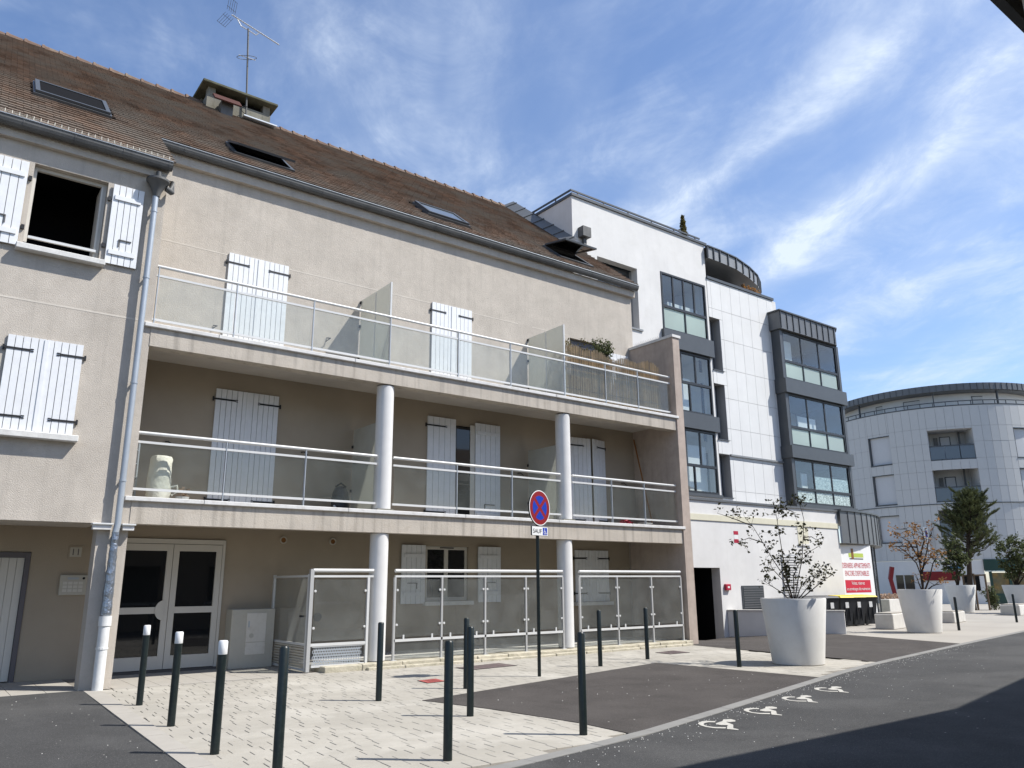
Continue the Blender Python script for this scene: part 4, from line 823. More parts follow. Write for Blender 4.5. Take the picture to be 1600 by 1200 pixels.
# three stacked glazed bays
def bay(x0, x1, y, zb, zt, zm, nlow, nup, parent, depth=2.0, low='glass_milk', film=(), cur=None):
    """anthracite frame: fixed lower panes, sliding panes above, a real room behind"""
    b = sub('glazed_bay', parent, ((x0+x1)/2, y, zb)); f = 0.075
    for a in ((x0,x0+f,zb,zt),(x1-f,x1,zb,zt),(x0+f+.001,x1-f-.001,zt-f,zt),(x0+f+.001,x1-f-.001,zb,zb+f),(x0+f+.001,x1-f-.001,zm-0.05,zm+0.05)): MB().box(a[0], a[1], y, y+0.10, a[2], a[3]).build('frame', 'frame_dk', b)
    a0, a1 = x0+f, x1-f; w = (a1-a0)/nlow
    for i in range(nlow):
        if i: MB().box(a0+w*i-0.03, a0+w*i+0.03, y+0.01, y+0.09, zb+f+.001, zm-0.051).build('mullion', 'frame_dk', b)
        MB().box(a0+w*i+0.031, a0+w*(i+1)-0.031, y+0.045, y+0.055, zb+f, zm-0.051).build('pane', low, b)
    w = (a1-a0)/nup
    for i in range(nup):
        if i: MB().box(a0+w*i-0.035, a0+w*i+0.035, y+0.02, y+0.085, zm+0.051, zt-f-.001).build('mullion', 'frame_dk', b)
        if i in film: MB().box(a0+w*i+0.036, a0+w*(i+1)-0.036, y+0.05, y+0.056, zm+0.052, zm+0.60).build('film', 'glass_print', b)
        MB().box(a0+w*i+0.036, a0+w*(i+1)-0.036, y+0.04, y+0.048, zm+0.051, zt-f).build('pane', 'glass_lite', b)
    r = MB(); p = (x0-0.05, x1+0.05, y+0.101, y+depth, zb-0.02, zt+0.02)
    r.add([(p[0],p[3],p[4]),(p[1],p[3],p[4]),(p[1],p[3],p[5]),(p[0],p[3],p[5]),(p[0],p[2],p[4]),(p[1],p[2],p[4]),(p[1],p[2],p[5]),(p[0],p[2],p[5])], [(0,1,2,3),(4,5,1,0),(3,2,6,7),(4,0,3,7)]); r.build('room', 'in_white', b)
    MB().box(x0+(x1-x0)*0.08, x0+(x1-x0)*0.40, y+depth-0.06, y+depth-0.01, zb+0.1, zt-0.35).build('inner_door', 'dark_pane', b)
    MB().add([(p[1]-0.004,p[2],p[4]),(p[1]-0.004,p[3],p[4]),(p[1]-0.004,p[3],p[5]),(p[1]-0.004,p[2],p[5])], [(3,2,1,0)]).build('side_wall', 'in_white', b)
    if cur: MB().box(x0+(x1-x0)*cur[0], x0+(x1-x0)*cur[1], y+0.42, y+0.46, zb+0.02, zm+cur[2]).build('curtain_or_fill_panel', 'in_white', b)  # invented white panel, added to catch the sun and brighten the bay
    return b
for i, (zb, zt, zm) in enumerate(((10.86,13.20,11.82),(7.78,10.15,8.95),(4.78,7.15,5.80))):
    bay(21.56, 24.17, C2-0.02, zb, zt, zm, 2, 4 if i == 0 else 3, WB, low='glass_milk' if i == 0 else 'glass_lite', cur=((0.30,0.98,0.42),(0.35,0.70,0.30),(0.55,0.95,0.85))[i])
for z0, z1 in ((10.17,10.85),(7.17,7.76)): MB().box(21.45, 24.32, C2-0.14, C2+0.28, z0, z1).build('bay_spandrel', 'anth', WB)
MB().box(21.4, 24.3, C2-0.08, C2+0.2, 4.66, 4.77).build('bay_sill', 'anth', WB)
# panel-clad part: backing wall, white panels with open joints, tall niches beside the bays
NI = [(24.31,24.95,9.74,11.92),(24.31,24.95,6.95,9.17),(24.31,24.95,4.72,6.38)]
MB().wall(24.301, 28.70, 4.15, 13.55, C2+0.012, C2+0.3, NI).build('wall', 'joint', WB)
cols = [24.31, 24.52]+[24.52+0.626*i for i in range(1,7)]+[28.70]; cols[-2] = 28.28
rows = [4.20,4.99,6.21,7.43,8.65,9.87,11.09,12.32,13.54]
def cut(x0, x1, z0, z1):                        # panel minus the niches
    for a, b, c, d in NI:
        if x0 < b-0.01 and x1 > a+0.01 and z0 < d and z1 > c:
            out = []
            if z0 < c-0.03: out += cut(x0, x1, z0, c)
            if z1 > d+0.03: out += cut(x0, x1, d, z1)
            if x1 > b+0.03: out += cut(b, x1, max(z0,c), min(z1,d))
            if x0 < a-0.03: out += cut(x0, a, max(z0,c), min(z1,d))
            return out
    return [(x0,x1,z0,z1)]
clad = sub('cladding', WB, (26.5, C2, 4.2))
for a, b in zip(cols, cols[1:]):
    for c, d in zip(rows, rows[1:]):
        for q in cut(a, b, c, d):
            if q[1]-q[0] > 0.05 and q[3]-q[2] > 0.05: MB().box(q[0]+0.006, q[1]-0.006, C2-0.012+U(-.0015,.0015), C2+0.006, q[2]+0.006, q[3]-0.006).build('panel', 'white_panel', clad)
for a, b, c, d in NI:
    w = sub('window', WB, ((a+b)/2, C2+0.2, c))
    MB().box(a-0.2, b+0.05, C2+0.45, C2+0.50, c-0.05, d+0.05).build('back_wall', 'dark_in', w); MB().box(b+0.001, b+0.05, C2+0.0, C2+0.449, c, d).build('reveal', 'reveal', w)
    MB().box(a, b-0.001, C2+0.0, C2+0.449, d+0.001, d+0.04).build('head', 'reveal', w); MB().box(a, b+0.02, C2-0.05, C2+0.449, c-0.04, c-0.001).build('sill', 'anth', w)
    MB().box(a+0.02, b-0.20, C2+0.30, C2+0.34, c, d).build('roller_blind', 'reveal', w); MB().box(b-0.199, b-0.16, C2+0.29, C2+0.36, c, d).build('jamb', 'blk', w)
MB().box(24.96, 28.8, C2-0.09, C2-0.013, 6.33, 6.40).build('ledge', 'seam_lt', WB)
MB().box(28.701, 29.0, C2+0.02, 29.6, 4.15, 13.55).build('wall', 'white', WB)
MB().box(24.31, 28.78, C2-0.06, C2+0.30, 13.551, 13.66).build('coping', 'anth', WB)
# attic: recessed wall under a curved standing-seam canopy
MB().box(24.31, 28.2, 20.6, 20.8, 13.5, 14.5).build('attic_wall', 'in_grey', WB); MB().box(25.9, 26.3, 20.55, 20.599, 13.6, 14.45).build('attic_window', 'anth', WB); MB().box(24.4, 25.85, 20.55, 20.599, 13.6, 14.4).build('attic_window', 'dark_pane', WB)
CP = [(24.32,18.86),(25.1,18.86),(26.3,18.95),(27.6,19.25),(28.7,19.62),(29.5,20.05),(30.0,20.45)]
CQ = []
for t in np.linspace(0, 1, 25):
    s_ = t*(len(CP)-1); i = min(int(s_), len(CP)-2); f = s_-i; CQ.append((CP[i][0]*(1-f)+CP[i+1][0]*f, CP[i][1]*(1-f)+CP[i+1][1]*f))
cn = sub('attic_canopy', WB, (27, 19.5, 14.3))
n = len(CQ); k = MB(); zb_, zt_ = 14.42, 14.90
k.add([(x,y,zb_) for x,y in CQ]+[(x,y,zt_) for x,y in CQ]+[(24.32,21.5,zb_),(30.0,21.5,zb_),(24.32,21.5,zt_),(30.0,21.5,zt_)],
      [(i,i+1,n+i+1,n+i) for i in range(n-1)]+[tuple(range(n-1,-1,-1))+(2*n,2*n+1), tuple(range(n,2*n))+(2*n+3,2*n+2)])
k.build('canopy', 'seam_lt', cn)
for i in range(0, n, 2):
    x, y = CQ[i]; MB().box(x-0.022, x+0.022, y-0.05, y+0.02, zb_, zt_+0.01).build('seam', 'anth', cn)
k = MB(); oo = [(x+0.0,y-0.06) for x,y in CQ]; k.prism(oo+[(x,y+0.10) for x,y in CQ][::-1], zt_+0.011, zt_+0.06); k.build('edge_trim', 'anth', cn)
# right-hand bay tower
T = sub('bay_tower', WB, (30.5, 18.6, 4.7))
for zb, zt, zm, lo, fl, cu in ((9.92,12.05,10.72,'glass_tower',(),(0.03,0.30,1.1)),(7.06,9.28,7.86,'glass_milk',(),(0.30,0.62,0.65)),(4.68,6.52,5.28,'glass_print',(1,2),(0.26,0.36,0.75))):
    b = bay(28.58, 32.72, 18.58, zb, zt, zm, 3, 3, WB, 2.4, lo if lo != 'glass_tower' else 'glass_milk', fl, cu)
MB().box(28.40, 28.57, 18.56, 21.0, 4.6, 12.06).build('side_cheek', 'anth', T); MB().box(32.73, 32.9, 18.56, 21.0, 4.6, 12.06).build('side_cheek', 'anth', T)
for z0, z1 in ((9.29,9.90),(6.53,7.04)): MB().box(28.34, 33.0, 18.44, 21.0, z0, z1).build('spandrel', 'anth', T)
MB().prism([(28.30,18.42),(32.6,18.42),(33.0,18.7),(33.05,21.2),(28.30,21.2)], 12.07, 12.84).build('roof_box', 'seam', T)
for i in range(10): x = 28.34+i*0.455; MB().box(x, x+0.03, 18.385, 18.42, 12.09, 12.82).build('seam', 'anth', T)
MB().prism([(28.24,18.36),(32.65,18.36),(33.08,18.66),(33.1,21.3),(28.24,21.3)], 12.841, 12.90).build('edge_trim', 'anth', T)
MB().box(28.4, 32.95, 18.5, 21.0, 4.34, 4.67).build('base', 'anth', T)
# curved shop corner: standing-seam band over an advertising board and round glazing
def arcpts(c, r, a0, a1, n): return [(c[0]+r*math.cos(math.radians(a)), c[1]+r*math.sin(math.radians(a))) for a in np.linspace(a0, a1, n)]
AC = (29.6, 27.2); pts = [(29.22,17.18)]+arcpts(AC, 10.02, 271, 328, 18)
sh = sub('shop_canopy', WB, (31, 18, 2.9)); k = MB(); n = len(pts)
k.add([(x,y,3.05) for x,y in pts]+[(x,y,4.30) for x,y in pts]+[(29.22,25,3.05),(29.22,25,4.30)], [(i,i+1,n+i+1,n+i) for i in range(n-1)]+[tuple(range(n-1,-1,-1))+(2*n,), tuple(range(n,2*n))+(2*n+1,)]); k.build('band', 'seam', sh)
for i in range(1, n, 1):
    x, y = pts[i]; d = np.array((x-AC[0], y-AC[1])); d /= np.linalg.norm(d) if i else 1; MB().tube([(x+d[0]*0.01,y+d[1]*0.01,3.06),(x+d[0]*0.01,y+d[1]*0.01,4.30)], 0.022, 5).build('seam', 'anth', sh)
k = MB(); tp = [(29.22,17.12)]+arcpts(AC, 10.08, 271, 328, 18); k.prism(tp+[(29.22,25)], 4.301, 4.37); k.build('edge_trim', 'anth', sh)
k = MB(); gp_ = arcpts(AC, 9.70, 282.3, 328, 13)
n = len(gp_); k.add([(x,y,0.25) for x,y in gp_]+[(x,y,3.04) for x,y in gp_], [(i,i+1,n+i+1,n+i) for i in range(n-1)]); k.build('shop_glazing', 'glass_lite', WB)
for q in gp_[::2]: MB().tube([(q[0],q[1],0.25),(q[0],q[1],3.04)], 0.035, 6).build('glazing_bar', 'anth', WB)
cp_ = arcpts(AC, 9.2, 282, 328, 70); k = MB(); n = len(cp_); cq = [(AC[0]+(q[0]-AC[0])*(1+0.012*math.sin(i*1.9)), AC[1]+(q[1]-AC[1])*(1+0.012*math.sin(i*1.9))) for i, q in enumerate(cp_)]
k.add([(x,y,0.3) for x,y in cq]+[(x,y,3.0) for x,y in cq], [(i,i+1,n+i+1,n+i) for i in range(n-1)]); k.build('curtain_or_fill_panel', 'curtain_or_fill_panel', WB)
k = MB(); k.prism([(29.2,17.32)]+arcpts(AC, 9.78, 274, 328, 14)+[(29.2,25)], 0.0, 0.24); k.build('shop_plinth', 'reveal', WB)
MB().box(29.2, 31.62, C1+0.13, C1+0.3, 0.24, 3.05).build('shop_wall', 'white', WB)
# advertising board with its lettering
ad = thing('advertising_board', 'white flat-sale advertising board with red lettering on the round shop corner', 'sign', (30.4, 17.4, 0.3)); by = C1+0.10
MB().box(29.24, 31.60, by, C1+0.129, 0.3, 3.0).build('board', 'board', ad)
text('DERNIERS APPARTEMENTS', 0.20, 2.05, ad, (29.38, by, 2.10), 'crim'); text('ENCORE DISPONIBLES', 0.20, 1.75, ad, (29.52, by, 1.80), 'crim')
MB().box(29.46, 31.30, by-0.006, by-0.001, 1.16, 1.64).build('red_field', 'crim', ad)
text('Visitez, réservez', 0.15, 0.95, ad, (29.90, by-0.007, 1.44), 'wht'); text('et emménagez dès maintenant', 0.15, 1.70, ad, (29.53, by-0.007, 1.21), 'wht')
MB().box(29.90, 30.98, by-0.004, by-0.001, 2.52, 2.68).build('logo_bar', 'lime', ad); MB().box(30.10, 30.26, by-0.010, by-0.005, 2.46, 2.86).build('logo_figure', 'brownm', ad); MB().box(29.95, 30.95, by-0.004, by-0.001, 2.44, 2.48).build('logo_line', 'blk', ad)

# ================================================================== GREY ROUND BLOCK FAR ACROSS THE SQUARE
DC, DR = np.array((67.33, 30.27)), 8.70
DB = thing('apartment_building', 'pale grey rounded apartment block with loggias standing across the square', 'building', (67.33, 30.27, 0))
def dp_(a, r=DR): return DC + r*np.array((math.cos(math.radians(a)), math.sin(math.radians(a))))
def dbox(a0, a1, r0, r1, z0, z1, nm, m, parent, seg=None):   # curved block between two angles
    seg = seg or max(1, int(abs(a1-a0)/4)); k = MB(); A = np.linspace(a0, a1, seg+1)
    v = []
    for a in A:
        p, q = dp_(a, r0), dp_(a, r1); v += [(*q,z0),(*p,z0),(*p,z1),(*q,z1)]
    f = [(0,1,2,3), tuple(4*seg+i for i in (3,2,1,0))]
    for i in range(seg):
        for j in range(4): f.append((4*i+j, 4*i+4+j, 4*i+4+(j+1)%4, 4*i+(j+1)%4))
    return k.add(v, [tuple(reversed(q)) for q in f]).build(nm, m, parent)
WINS = [(171.8,183.3),(239.5,251)]; LOG = [(200.9,220.4)]; FLO = [(10.12,12.38),(7.09,9.42)]
HO = [(a,b,c,d) for c, d in FLO for a, b in WINS+LOG]+[(201.0,221.5,4.6,6.53),(171.8,183.3,4.3,6.35)]
As = sorted({140.0, 300.0, *[q for h in HO for q in h[:2]], *np.arange(144, 300, 4.0).tolist()}); Zs = sorted({3.0, 14.1, *[q for h in HO for q in h[2:]]})
k = MB()
for a0, a1 in zip(As, As[1:]):
    for z0, z1 in zip(Zs, Zs[1:]):
        if any(h[0] < (a0+a1)/2 < h[1] and h[2] < (z0+z1)/2 < h[3] for h in HO): continue
        p, q = dp_(a0, DR-0.03), dp_(a1, DR-0.03); k.add([(*p,z0),(*q,z0),(*q,z1),(*p,z1)], [(0,1,2,3)])
k.build('wall', 'joint', DB)
clad = sub('cladding', DB, (*dp_(200), 3)); pa = sorted({*np.arange(147.8, 262, 3.85).tolist(), 171.8, 183.3, 200.9, 220.4, 239.5, 251.0})
pa = [a for i, a in enumerate(pa) if i == 0 or a-pa[i-1] > 0.9 or a in (171.8,183.3,200.9,220.4,239.5,251.0)]
pz = [3.02, 4.6, 5.75, 6.95, 8.15, 9.35, 10.2, 11.4, 12.55, 14.08]
for a0, a1 in zip(pa, pa[1:]):
    for z0, z1 in zip(pz, pz[1:]):
        am = (a0+a1)/2; segs = [(z0, z1)]
        for h in HO:
            if h[0] < am < h[1]:
                ns = []
                for s0, s1 in segs:
                    if s1 <= h[2] or s0 >= h[3]: ns.append((s0,s1)); continue
                    if s0 < h[2]: ns.append((s0,h[2]))
                    if s1 > h[3]: ns.append((h[3],s1))
                segs = ns
        for s0, s1 in segs:
            if s1-s0 > 0.08: dbox(a0+0.05, a1-0.05, DR-0.028, DR+U(-.003,.003), s0+0.007, s1-0.007, 'panel', 'grey_panel', clad, 1)
for c, d in FLO+[(4.3,6.35)]:
    for a0, a1 in WINS:
        if a0 > 230 and c == 4.3: continue
        w = sub('window', DB, (*dp_((a0+a1)/2), c)); dbox(a0, a1, DR-0.25, DR-0.20, c, d, 'roller_blind', 'roller', w)
        dbox(a0-0.1, a0+0.5, DR-0.199, DR-0.04, c, d, 'jamb', 'anth', w, 1); dbox(a0, a1, DR-0.199, DR+0.03, c, c+0.09, 'guard_rail', 'anth', w); dbox(a0, a1, DR-0.199, DR-0.05, d-0.06, d, 'head', 'anth', w)
for c, d, a0, a1 in [(10.12,12.38,200.9,220.4),(7.09,9.62,200.9,220.4),(4.6,6.53,201.0,221.5)]:
    lg = sub('loggia', DB, (*dp_((a0+a1)/2), c))
    dbox(a0-1, a1+1, DR-1.9, DR-1.8, c-0.02, d+0.05, 'back_wall', 'grey_panel', lg); dbox(a0-1, a1+1, DR-1.799, DR-0.031, c-0.15, c, 'floor', 'roller', lg); dbox(a0-1, a1+1, DR-1.799, DR-0.031, d, d+0.12, 'ceiling', 'roller', lg)
    for a, s_ in ((a0,-1),(a1,1)): dbox(a, a+s_*0.6, DR-1.799, DR-0.031, c, d, 'cheek', 'grey_panel', lg, 1)
    dbox(a0+5.2, a0+11.2, DR-1.799, DR-1.75, c, c+2.0, 'door_frame', 'anth', lg); dbox(a0+5.7, a0+10.7, DR-1.749, DR-1.73, c, c+1.93, 'door', 'roller', lg); dbox(a0+2.0, a0+4.3, DR-1.799, DR-1.74, c+1.3, c+1.95, 'small_window', 'in_grey', lg)
    dbox(a1-4.4, a1-3.5, DR-1.5, DR-1.4, c, d, 'post', 'anth', lg, 1)
    dbox(a0+0.1, a1-0.1, DR-0.10, DR-0.04, c+1.02, c+1.10, 'hand_rail', 'anth', lg); dbox(a0+0.1, a1-0.1, DR-0.10, DR-0.04, c+0.0, c+0.07, 'foot_rail', 'anth', lg)
    w_ = (a1-a0)/3
    for i in range(3): dbox(a0+0.25+i*w_, a0+w_*(i+1)-0.15, DR-0.08, DR-0.06, c+0.09, c+1.01, 'glass_panel', 'blue_glass', lg)
dbox(140, 300, DR-0.05, DR+0.05, 6.94, 6.99, 'joint_line', 'anth', DB)
dbox(140, 300, DR-1.6, DR-1.5, 14.0, 15.4, 'attic_wall', 'white_panel', DB); dbox(140, 300, DR-1.55, DR+0.0, 14.0, 14.08, 'roof_terrace', 'grey_panel', DB)
for a0, a1 in ((172,176),(189.5,198.5),(227,233)): dbox(a0, a1, DR-1.499, DR-1.47, 14.0, 15.0, 'attic_window', 'grey_panel', DB); dbox(a0-0.3, a0, DR-1.499, DR-1.45, 14.0, 15.05, 'attic_frame', 'anth', DB, 1); dbox(a0, a1, DR-1.499, DR-1.45, 15.001, 15.05, 'attic_frame', 'anth', DB)
for a in (163.5, 205.5, 238): dbox(a, a+0.5, DR-0.9, DR-0.75, 14.08, 15.34, 'attic_post', 'anth', DB, 1)
dbox(140, 300, DR-2.2, DR-0.45, 15.35, 15.86, 'roof_edge', 'seam', DB)
for a in np.arange(150, 262, 3.2): dbox(a, a+0.16, DR-0.449, DR-0.42, 15.36, 15.86, 'roof_seam', 'anth', DB, 1)
k = MB(); k.prism([tuple(dp_(a, DR-0.6)) for a in np.arange(0, 360, 8)], 15.3, 15.84); k.build('roof', 'seam', DB)
rl = sub('roof_railing', DB, (*dp_(200), 14.1)); dbox(140, 300, DR-0.12, DR-0.06, 14.42, 14.48, 'rail', 'anth', rl); dbox(140, 300, DR-0.15, DR+0.02, 14.1, 14.16, 'coping', 'anth', rl)
for a in np.arange(160, 262, 5.6): dbox(a, a+0.3, DR-0.11, DR-0.07, 14.161, 14.42, 'post', 'anth', rl, 1)
# its ground floor: white walls, windows, green shop
dbox(140, 216.5, DR-0.2, DR-0.03, 0.0, 2.99, 'shop_wall', 'white_panel', DB)
for a0, a1, z0, z1 in ((178,181.6,1.0,2.0),(182.2,186.5,1.0,2.0),(207.5,209.5,0.9,1.95),(211.5,214.0,0.9,1.95)):
    w = sub('shop_window', DB, (*dp_((a0+a1)/2), z0)); dbox(a0, a1, DR-0.029, DR-0.01, z0, z1, 'pane', 'dark_pane', w, 1); dbox(a0-0.3, a1+0.3, DR-0.029, DR+0.01, z1, z1+0.07, 'frame', 'white_panel', w, 1)
gs = sub('green_shopfront', DB, (*dp_(230), 0)); dbox(216.6, 262, DR-0.2, DR-0.02, 0, 0.7, 'stall_riser', 'greenshop', gs); dbox(216.6, 262, DR-0.2, DR+0.12, 2.25, 3.0, 'fascia', 'greenshop', gs); dbox(216.6, 262, DR+0.05, DR+0.16, 2.18, 2.249, 'fascia_trim', 'glass_print', gs)
for a0, a1 in ((219.5,226.5),(227.5,236),(237,246)): dbox(a0, a1, DR-0.1, DR-0.05, 0.7, 2.1, 'shop_pane', 'autumn', gs); dbox(a0-1.2, a0-0.1, DR-0.1, DR+0.02, 0.7, 2.24, 'pilaster', 'greenshop', gs, 1)
# red banner, blue plate, upright sign, red leaning beam
def dtext(s_, a, z, h, w_, parent, m, r=DR):
    p = dp_(a, r); nrm = (math.cos(math.radians(a)), math.sin(math.radians(a))); rr = np.array((-nrm[1], nrm[0])); text(s_, h, w_, parent, (p[0]-rr[0]*w_/2, p[1]-rr[1]*w_/2, z), m, n=nrm)
bn = thing('shop_banner', 'long dark red banner across the white shop wall of the rounded block', 'banner', (*dp_(198, DR), 1.6)); dbox(190.6, 206.2, DR+0.001, DR+0.04, 1.60, 2.22, 'cloth', 'red_dk', bn, 4)
bp_ = thing('shop_sign', 'small blue name plate on the white shop wall above the red banner', 'sign', (*dp_(204.5, DR), 2.35)); dbox(201.6, 207.2, DR-0.02, DR+0.02, 2.38, 2.58, 'plate', 'green', bp_, 2)
us = thing('blade_sign', 'upright white shop sign with violet logo jutting from the rounded block', 'sign', (*dp_(195, DR+0.5), 3.2))
a = math.radians(195); nr, tr_ = np.array((math.cos(a), math.sin(a), 0)), np.array((-math.sin(a), math.cos(a), 0)); c0 = np.array((*dp_(195, DR+0.45), 4.3)); rt = np.array((AR[0], AR[1], 0)); fd = np.array((-AF[0], -AF[1], 0)); 
MB().obox(c0+(0,0,0.55), tr_*0.16+nr*0.12, (0.05*fd), (0,0,0.52)).build('logo_panel', 'wht', us); MB().obox(c0+(0,0,0.55)+fd*0.06, (tr_*0.16+nr*0.12)*0.5, 0.008*fd, (0,0,0.22)).build('logo', 'purple', us)
for i, h in enumerate((0.20,-0.16,-0.50,-0.82)):
    MB().obox(c0+(0,0,h-0.32), (tr_*0.16+nr*0.12)*(1 if i%2 else 0.85), 0.05*fd, (0,0,0.13)).build('letter_block', 'wht', us)
MB().tube([(*dp_(195, DR-0.02), 4.9), tuple(c0+(0,0,0.6))], 0.03, 6).build('bracket', 'anth', us); MB().tube([tuple(c0+(0,0,-1.3)), tuple(c0+(0,0,1.0))], 0.03, 6).build('spine', 'anth', us)
rbm = thing('red_sculpture', 'tall bent red steel beam standing beside the round shop corner', 'sculpture', (55.5, 29.3, 0))
b0, b1, b2 = atP(1400, 921, (55.5,29.3,0)), atP(1391, 903, (55.5,29.3,0)), atP(1394, 888, (55.5,29.3,0)); b0[2] = 0.0
MB().tube([b0, b1], 0.16, 4).build('beam', 'red_dk', rbm); MB().tube([b1-(0,0,0.1), b2+(0,0,0.1)], 0.18, 4).build('beam', 'red_dk', rbm)

# ================================================================== HOUSE BEHIND THE CAMERA'S RIGHT SHOULDER (throws the big shadow)
NB = thing('neighbouring_house', 'dark eaved house on the camera side of the road', 'house', (14, -2, 0))
EV = [(5.0,1.87),(14.60,1.87),(42.0,7.10)]; EZ = 6.12
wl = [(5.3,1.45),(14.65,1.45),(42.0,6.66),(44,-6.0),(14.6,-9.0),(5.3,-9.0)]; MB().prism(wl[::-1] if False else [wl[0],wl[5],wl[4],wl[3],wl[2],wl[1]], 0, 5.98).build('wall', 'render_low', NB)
rd = [(5.0,-3.5),(14.6,-3.5),(43,0.5)]; k = MB()
k.add([(*EV[0],EZ),(*EV[1],EZ),(*EV[2],EZ),(*rd[0],8.6),(*rd[1],8.6),(*rd[2],8.6),(5.0,-9.4,EZ),(14.6,-9.4,EZ),(45,-6.4,EZ)], [(0,1,4,3),(1,2,5,4),(3,4,7,6),(4,5,8,7),(0,3,6),(2,8,5),(6,7,8,2,1,0)]); k.build('roof', 'tile', NB)
k = MB(); k.prism([EV[2],EV[1],EV[0],(5.0,1.80),(14.6,1.80),(42,7.03)], EZ-0.16, EZ-0.002); k.build('eave_board', 'anth', NB)
for x in (7.0, 10.0, 12.8):
    w = sub('window', NB, (x, 1.45, 1.0)); MB().box(x-0.6, x+0.6, 1.452, 1.49, 1.0, 2.3).build('pane', 'dark_pane', w); MB().box(x-0.7, x+0.7, 1.452, 1.60, 0.9, 0.99).build('sill', 'sill', w)
    w = sub('window', NB, (x, 1.45, 3.6)); MB().box(x-0.6, x+0.6, 1.452, 1.49, 3.6, 4.9).build('pane', 'dark_pane', w); MB().box(x-0.7, x+0.7, 1.452, 1.60, 3.5, 3.59).build('sill', 'sill', w)
# ================================================================== STREET FURNITURE
def bollard(loc, white, label, group):
    t = thing('bollard', label, 'bollard', loc, group); x, y, z = loc; h = 1.06
    top = h-0.135 if white else h
    MB().lathe([(0.044,-0.02),(0.044,top-0.012),(0.036,top)] if not white else [(0.044,-0.02),(0.044,top)], loc, 18).build('post', 'bollard', t, smooth=True)
    if white: MB().lathe([(0.0445,top+0.001),(0.0465,top+0.004),(0.0465,h-0.012),(0.038,h)], loc, 18).build('cap', 'bcap', t, smooth=True)
    else: MB().lathe([(0.036,top+0.0005),(0.032,top+0.006),(0.001,top+0.008)], loc, 18, False).build('cap', 'bollard', t, smooth=True)
    return t
WL, WG = 'dark green bollard with a white cap in the row beside the driveway', 'white-capped bollards beside the driveway'
t = bollard((2.86,12.36,0), True, WL, WG); copy_tree(t, (2.76,10.32,0), 'dark green bollard with a white cap, middle one of the three beside the driveway'); copy_tree(t, (2.68,8.40,0), 'dark green white-capped bollard next to the plain dark bollard beside the driveway'); t['label'] = 'dark green white-capped bollard in front of the entrance doors beside the downpipe'
t = bollard((2.83,7.15,0), False, 'plain dark green bollard ending the row of white-capped ones', 'dark bollards on the pavement')
for p, lb in (((5.63,10.62,0),'dark green bollard out in the paving in front of the perforated terrace panel'), ((4.31,6.73,0),'dark green bollard on the paving by the road kerb, left of the parking bay'),
    ((5.89,8.69,0),'dark green bollard at the blunt left side of the parking bay'), ((7.32,10.92,0),'dark green bollard behind the parking bay, beside the red manhole cover'),
    ((6.15,6.88,0),'dark green bollard at the sharp kerbside corner of the parking bay'), ((11.26,12.04,0),'dark green bollard between the road sign and the fin wall'),
    ((13.04,12.46,0),'dark green bollard in front of the last terrace glass bay'), ((13.21,10.20,0),'dark green bollard beside the large planter with the bare shrub')):
    copy_tree(t, p, lb)
c = copy_tree(t, (28.07,12.73,0), 'dark bollard beside the planter with the dry orange shrub'); c['group'] = 'bollards along the square'
c = copy_tree(t, (34.86,13.6,0), 'dark bollard in the square near the green shopfront'); c['group'] = 'bollards along the square'

# no-stopping sign on its pole
sx, sy = 9.24, 11.46; sg = thing('road_sign', 'round red and blue no-stopping sign on a dark green pole', 'road sign', (sx, sy, 0))
MB().tube([(sx,sy,-0.05),(sx,sy,3.27)], 0.031, 14).build('pole', 'bollard', sg, smooth=True)
na = math.radians(285); nr = np.array((math.cos(na), math.sin(na), 0)); tr = np.array((-nr[1], nr[0], 0)); up = np.array((0,0,1.0)); sc = np.array((sx,sy,2.955))+nr*0.045
def disc(r, d0, d1, nm, m, par, n=48):
    k = MB(); v = [sc+nr*d0+r*(math.cos(a)*tr+math.sin(a)*up) for a in np.linspace(0,2*math.pi,n,endpoint=False)]+[sc+nr*d1+r*(math.cos(a)*tr+math.sin(a)*up) for a in np.linspace(0,2*math.pi,n,endpoint=False)]
    k.add(v, [tuple(range(n-1,-1,-1)), tuple(range(n,2*n))]+[(i,(i+1)%n,n+(i+1)%n,n+i) for i in range(n)]); return k.build(nm, m, par)
dsc = disc(0.325, -0.012, 0.016, 'disc', 'blk', sg); disc(0.325, 0.0165, 0.0175, 'white_rim', 'wht', dsc); disc(0.308, 0.018, 0.019, 'red_field', 'red', dsc)
for q in range(4):
    a0 = math.radians(45+90*q); hw = 0.034; R_ = 0.222; k = MB(); da = math.asin(hw/R_)
    A = np.linspace(a0+da, a0+math.pi/2-da, 14); ctr = hw*math.sqrt(2)
    mid = a0+math.pi/4; P = [sc+nr*0.0198+ctr*(math.cos(mid)*tr+math.sin(mid)*up)]+[sc+nr*0.0198+R_*(math.cos(a)*tr+math.sin(a)*up) for a in A]
    k.add(P, [tuple(range(len(P)))]); k.build('blue_sector', 'blue', dsc)
pc = np.array((sx,sy,2.53))+nr*0.045; pw, ph = 0.25, 0.083
def plate(cx, cz, hw, hh, d0, d1, nm, m, par): return MB().obox(pc+tr*cx+up*cz+nr*(d0+d1)/2, tr*hw, nr*((d1-d0)/2), up*hh).build(nm, m, par)
p_ = plate(0,0,pw,ph,-0.012,0.014,'plate','blk',sg); plate(0,0,pw-0.004,ph-0.004,0.0145,0.0165,'face','wht',p_); plate(0.155,0.0,0.068,0.066,0.017,0.0185,'blue_field','blue',p_)
text('SAUF', 0.078, 0.265, p_, pc-tr*0.215-up*0.040+nr*0.0, 'blk', 'lettering', (nr[0],nr[1]), 0.0195)
wc = pc+tr*0.155+nr*0.0195
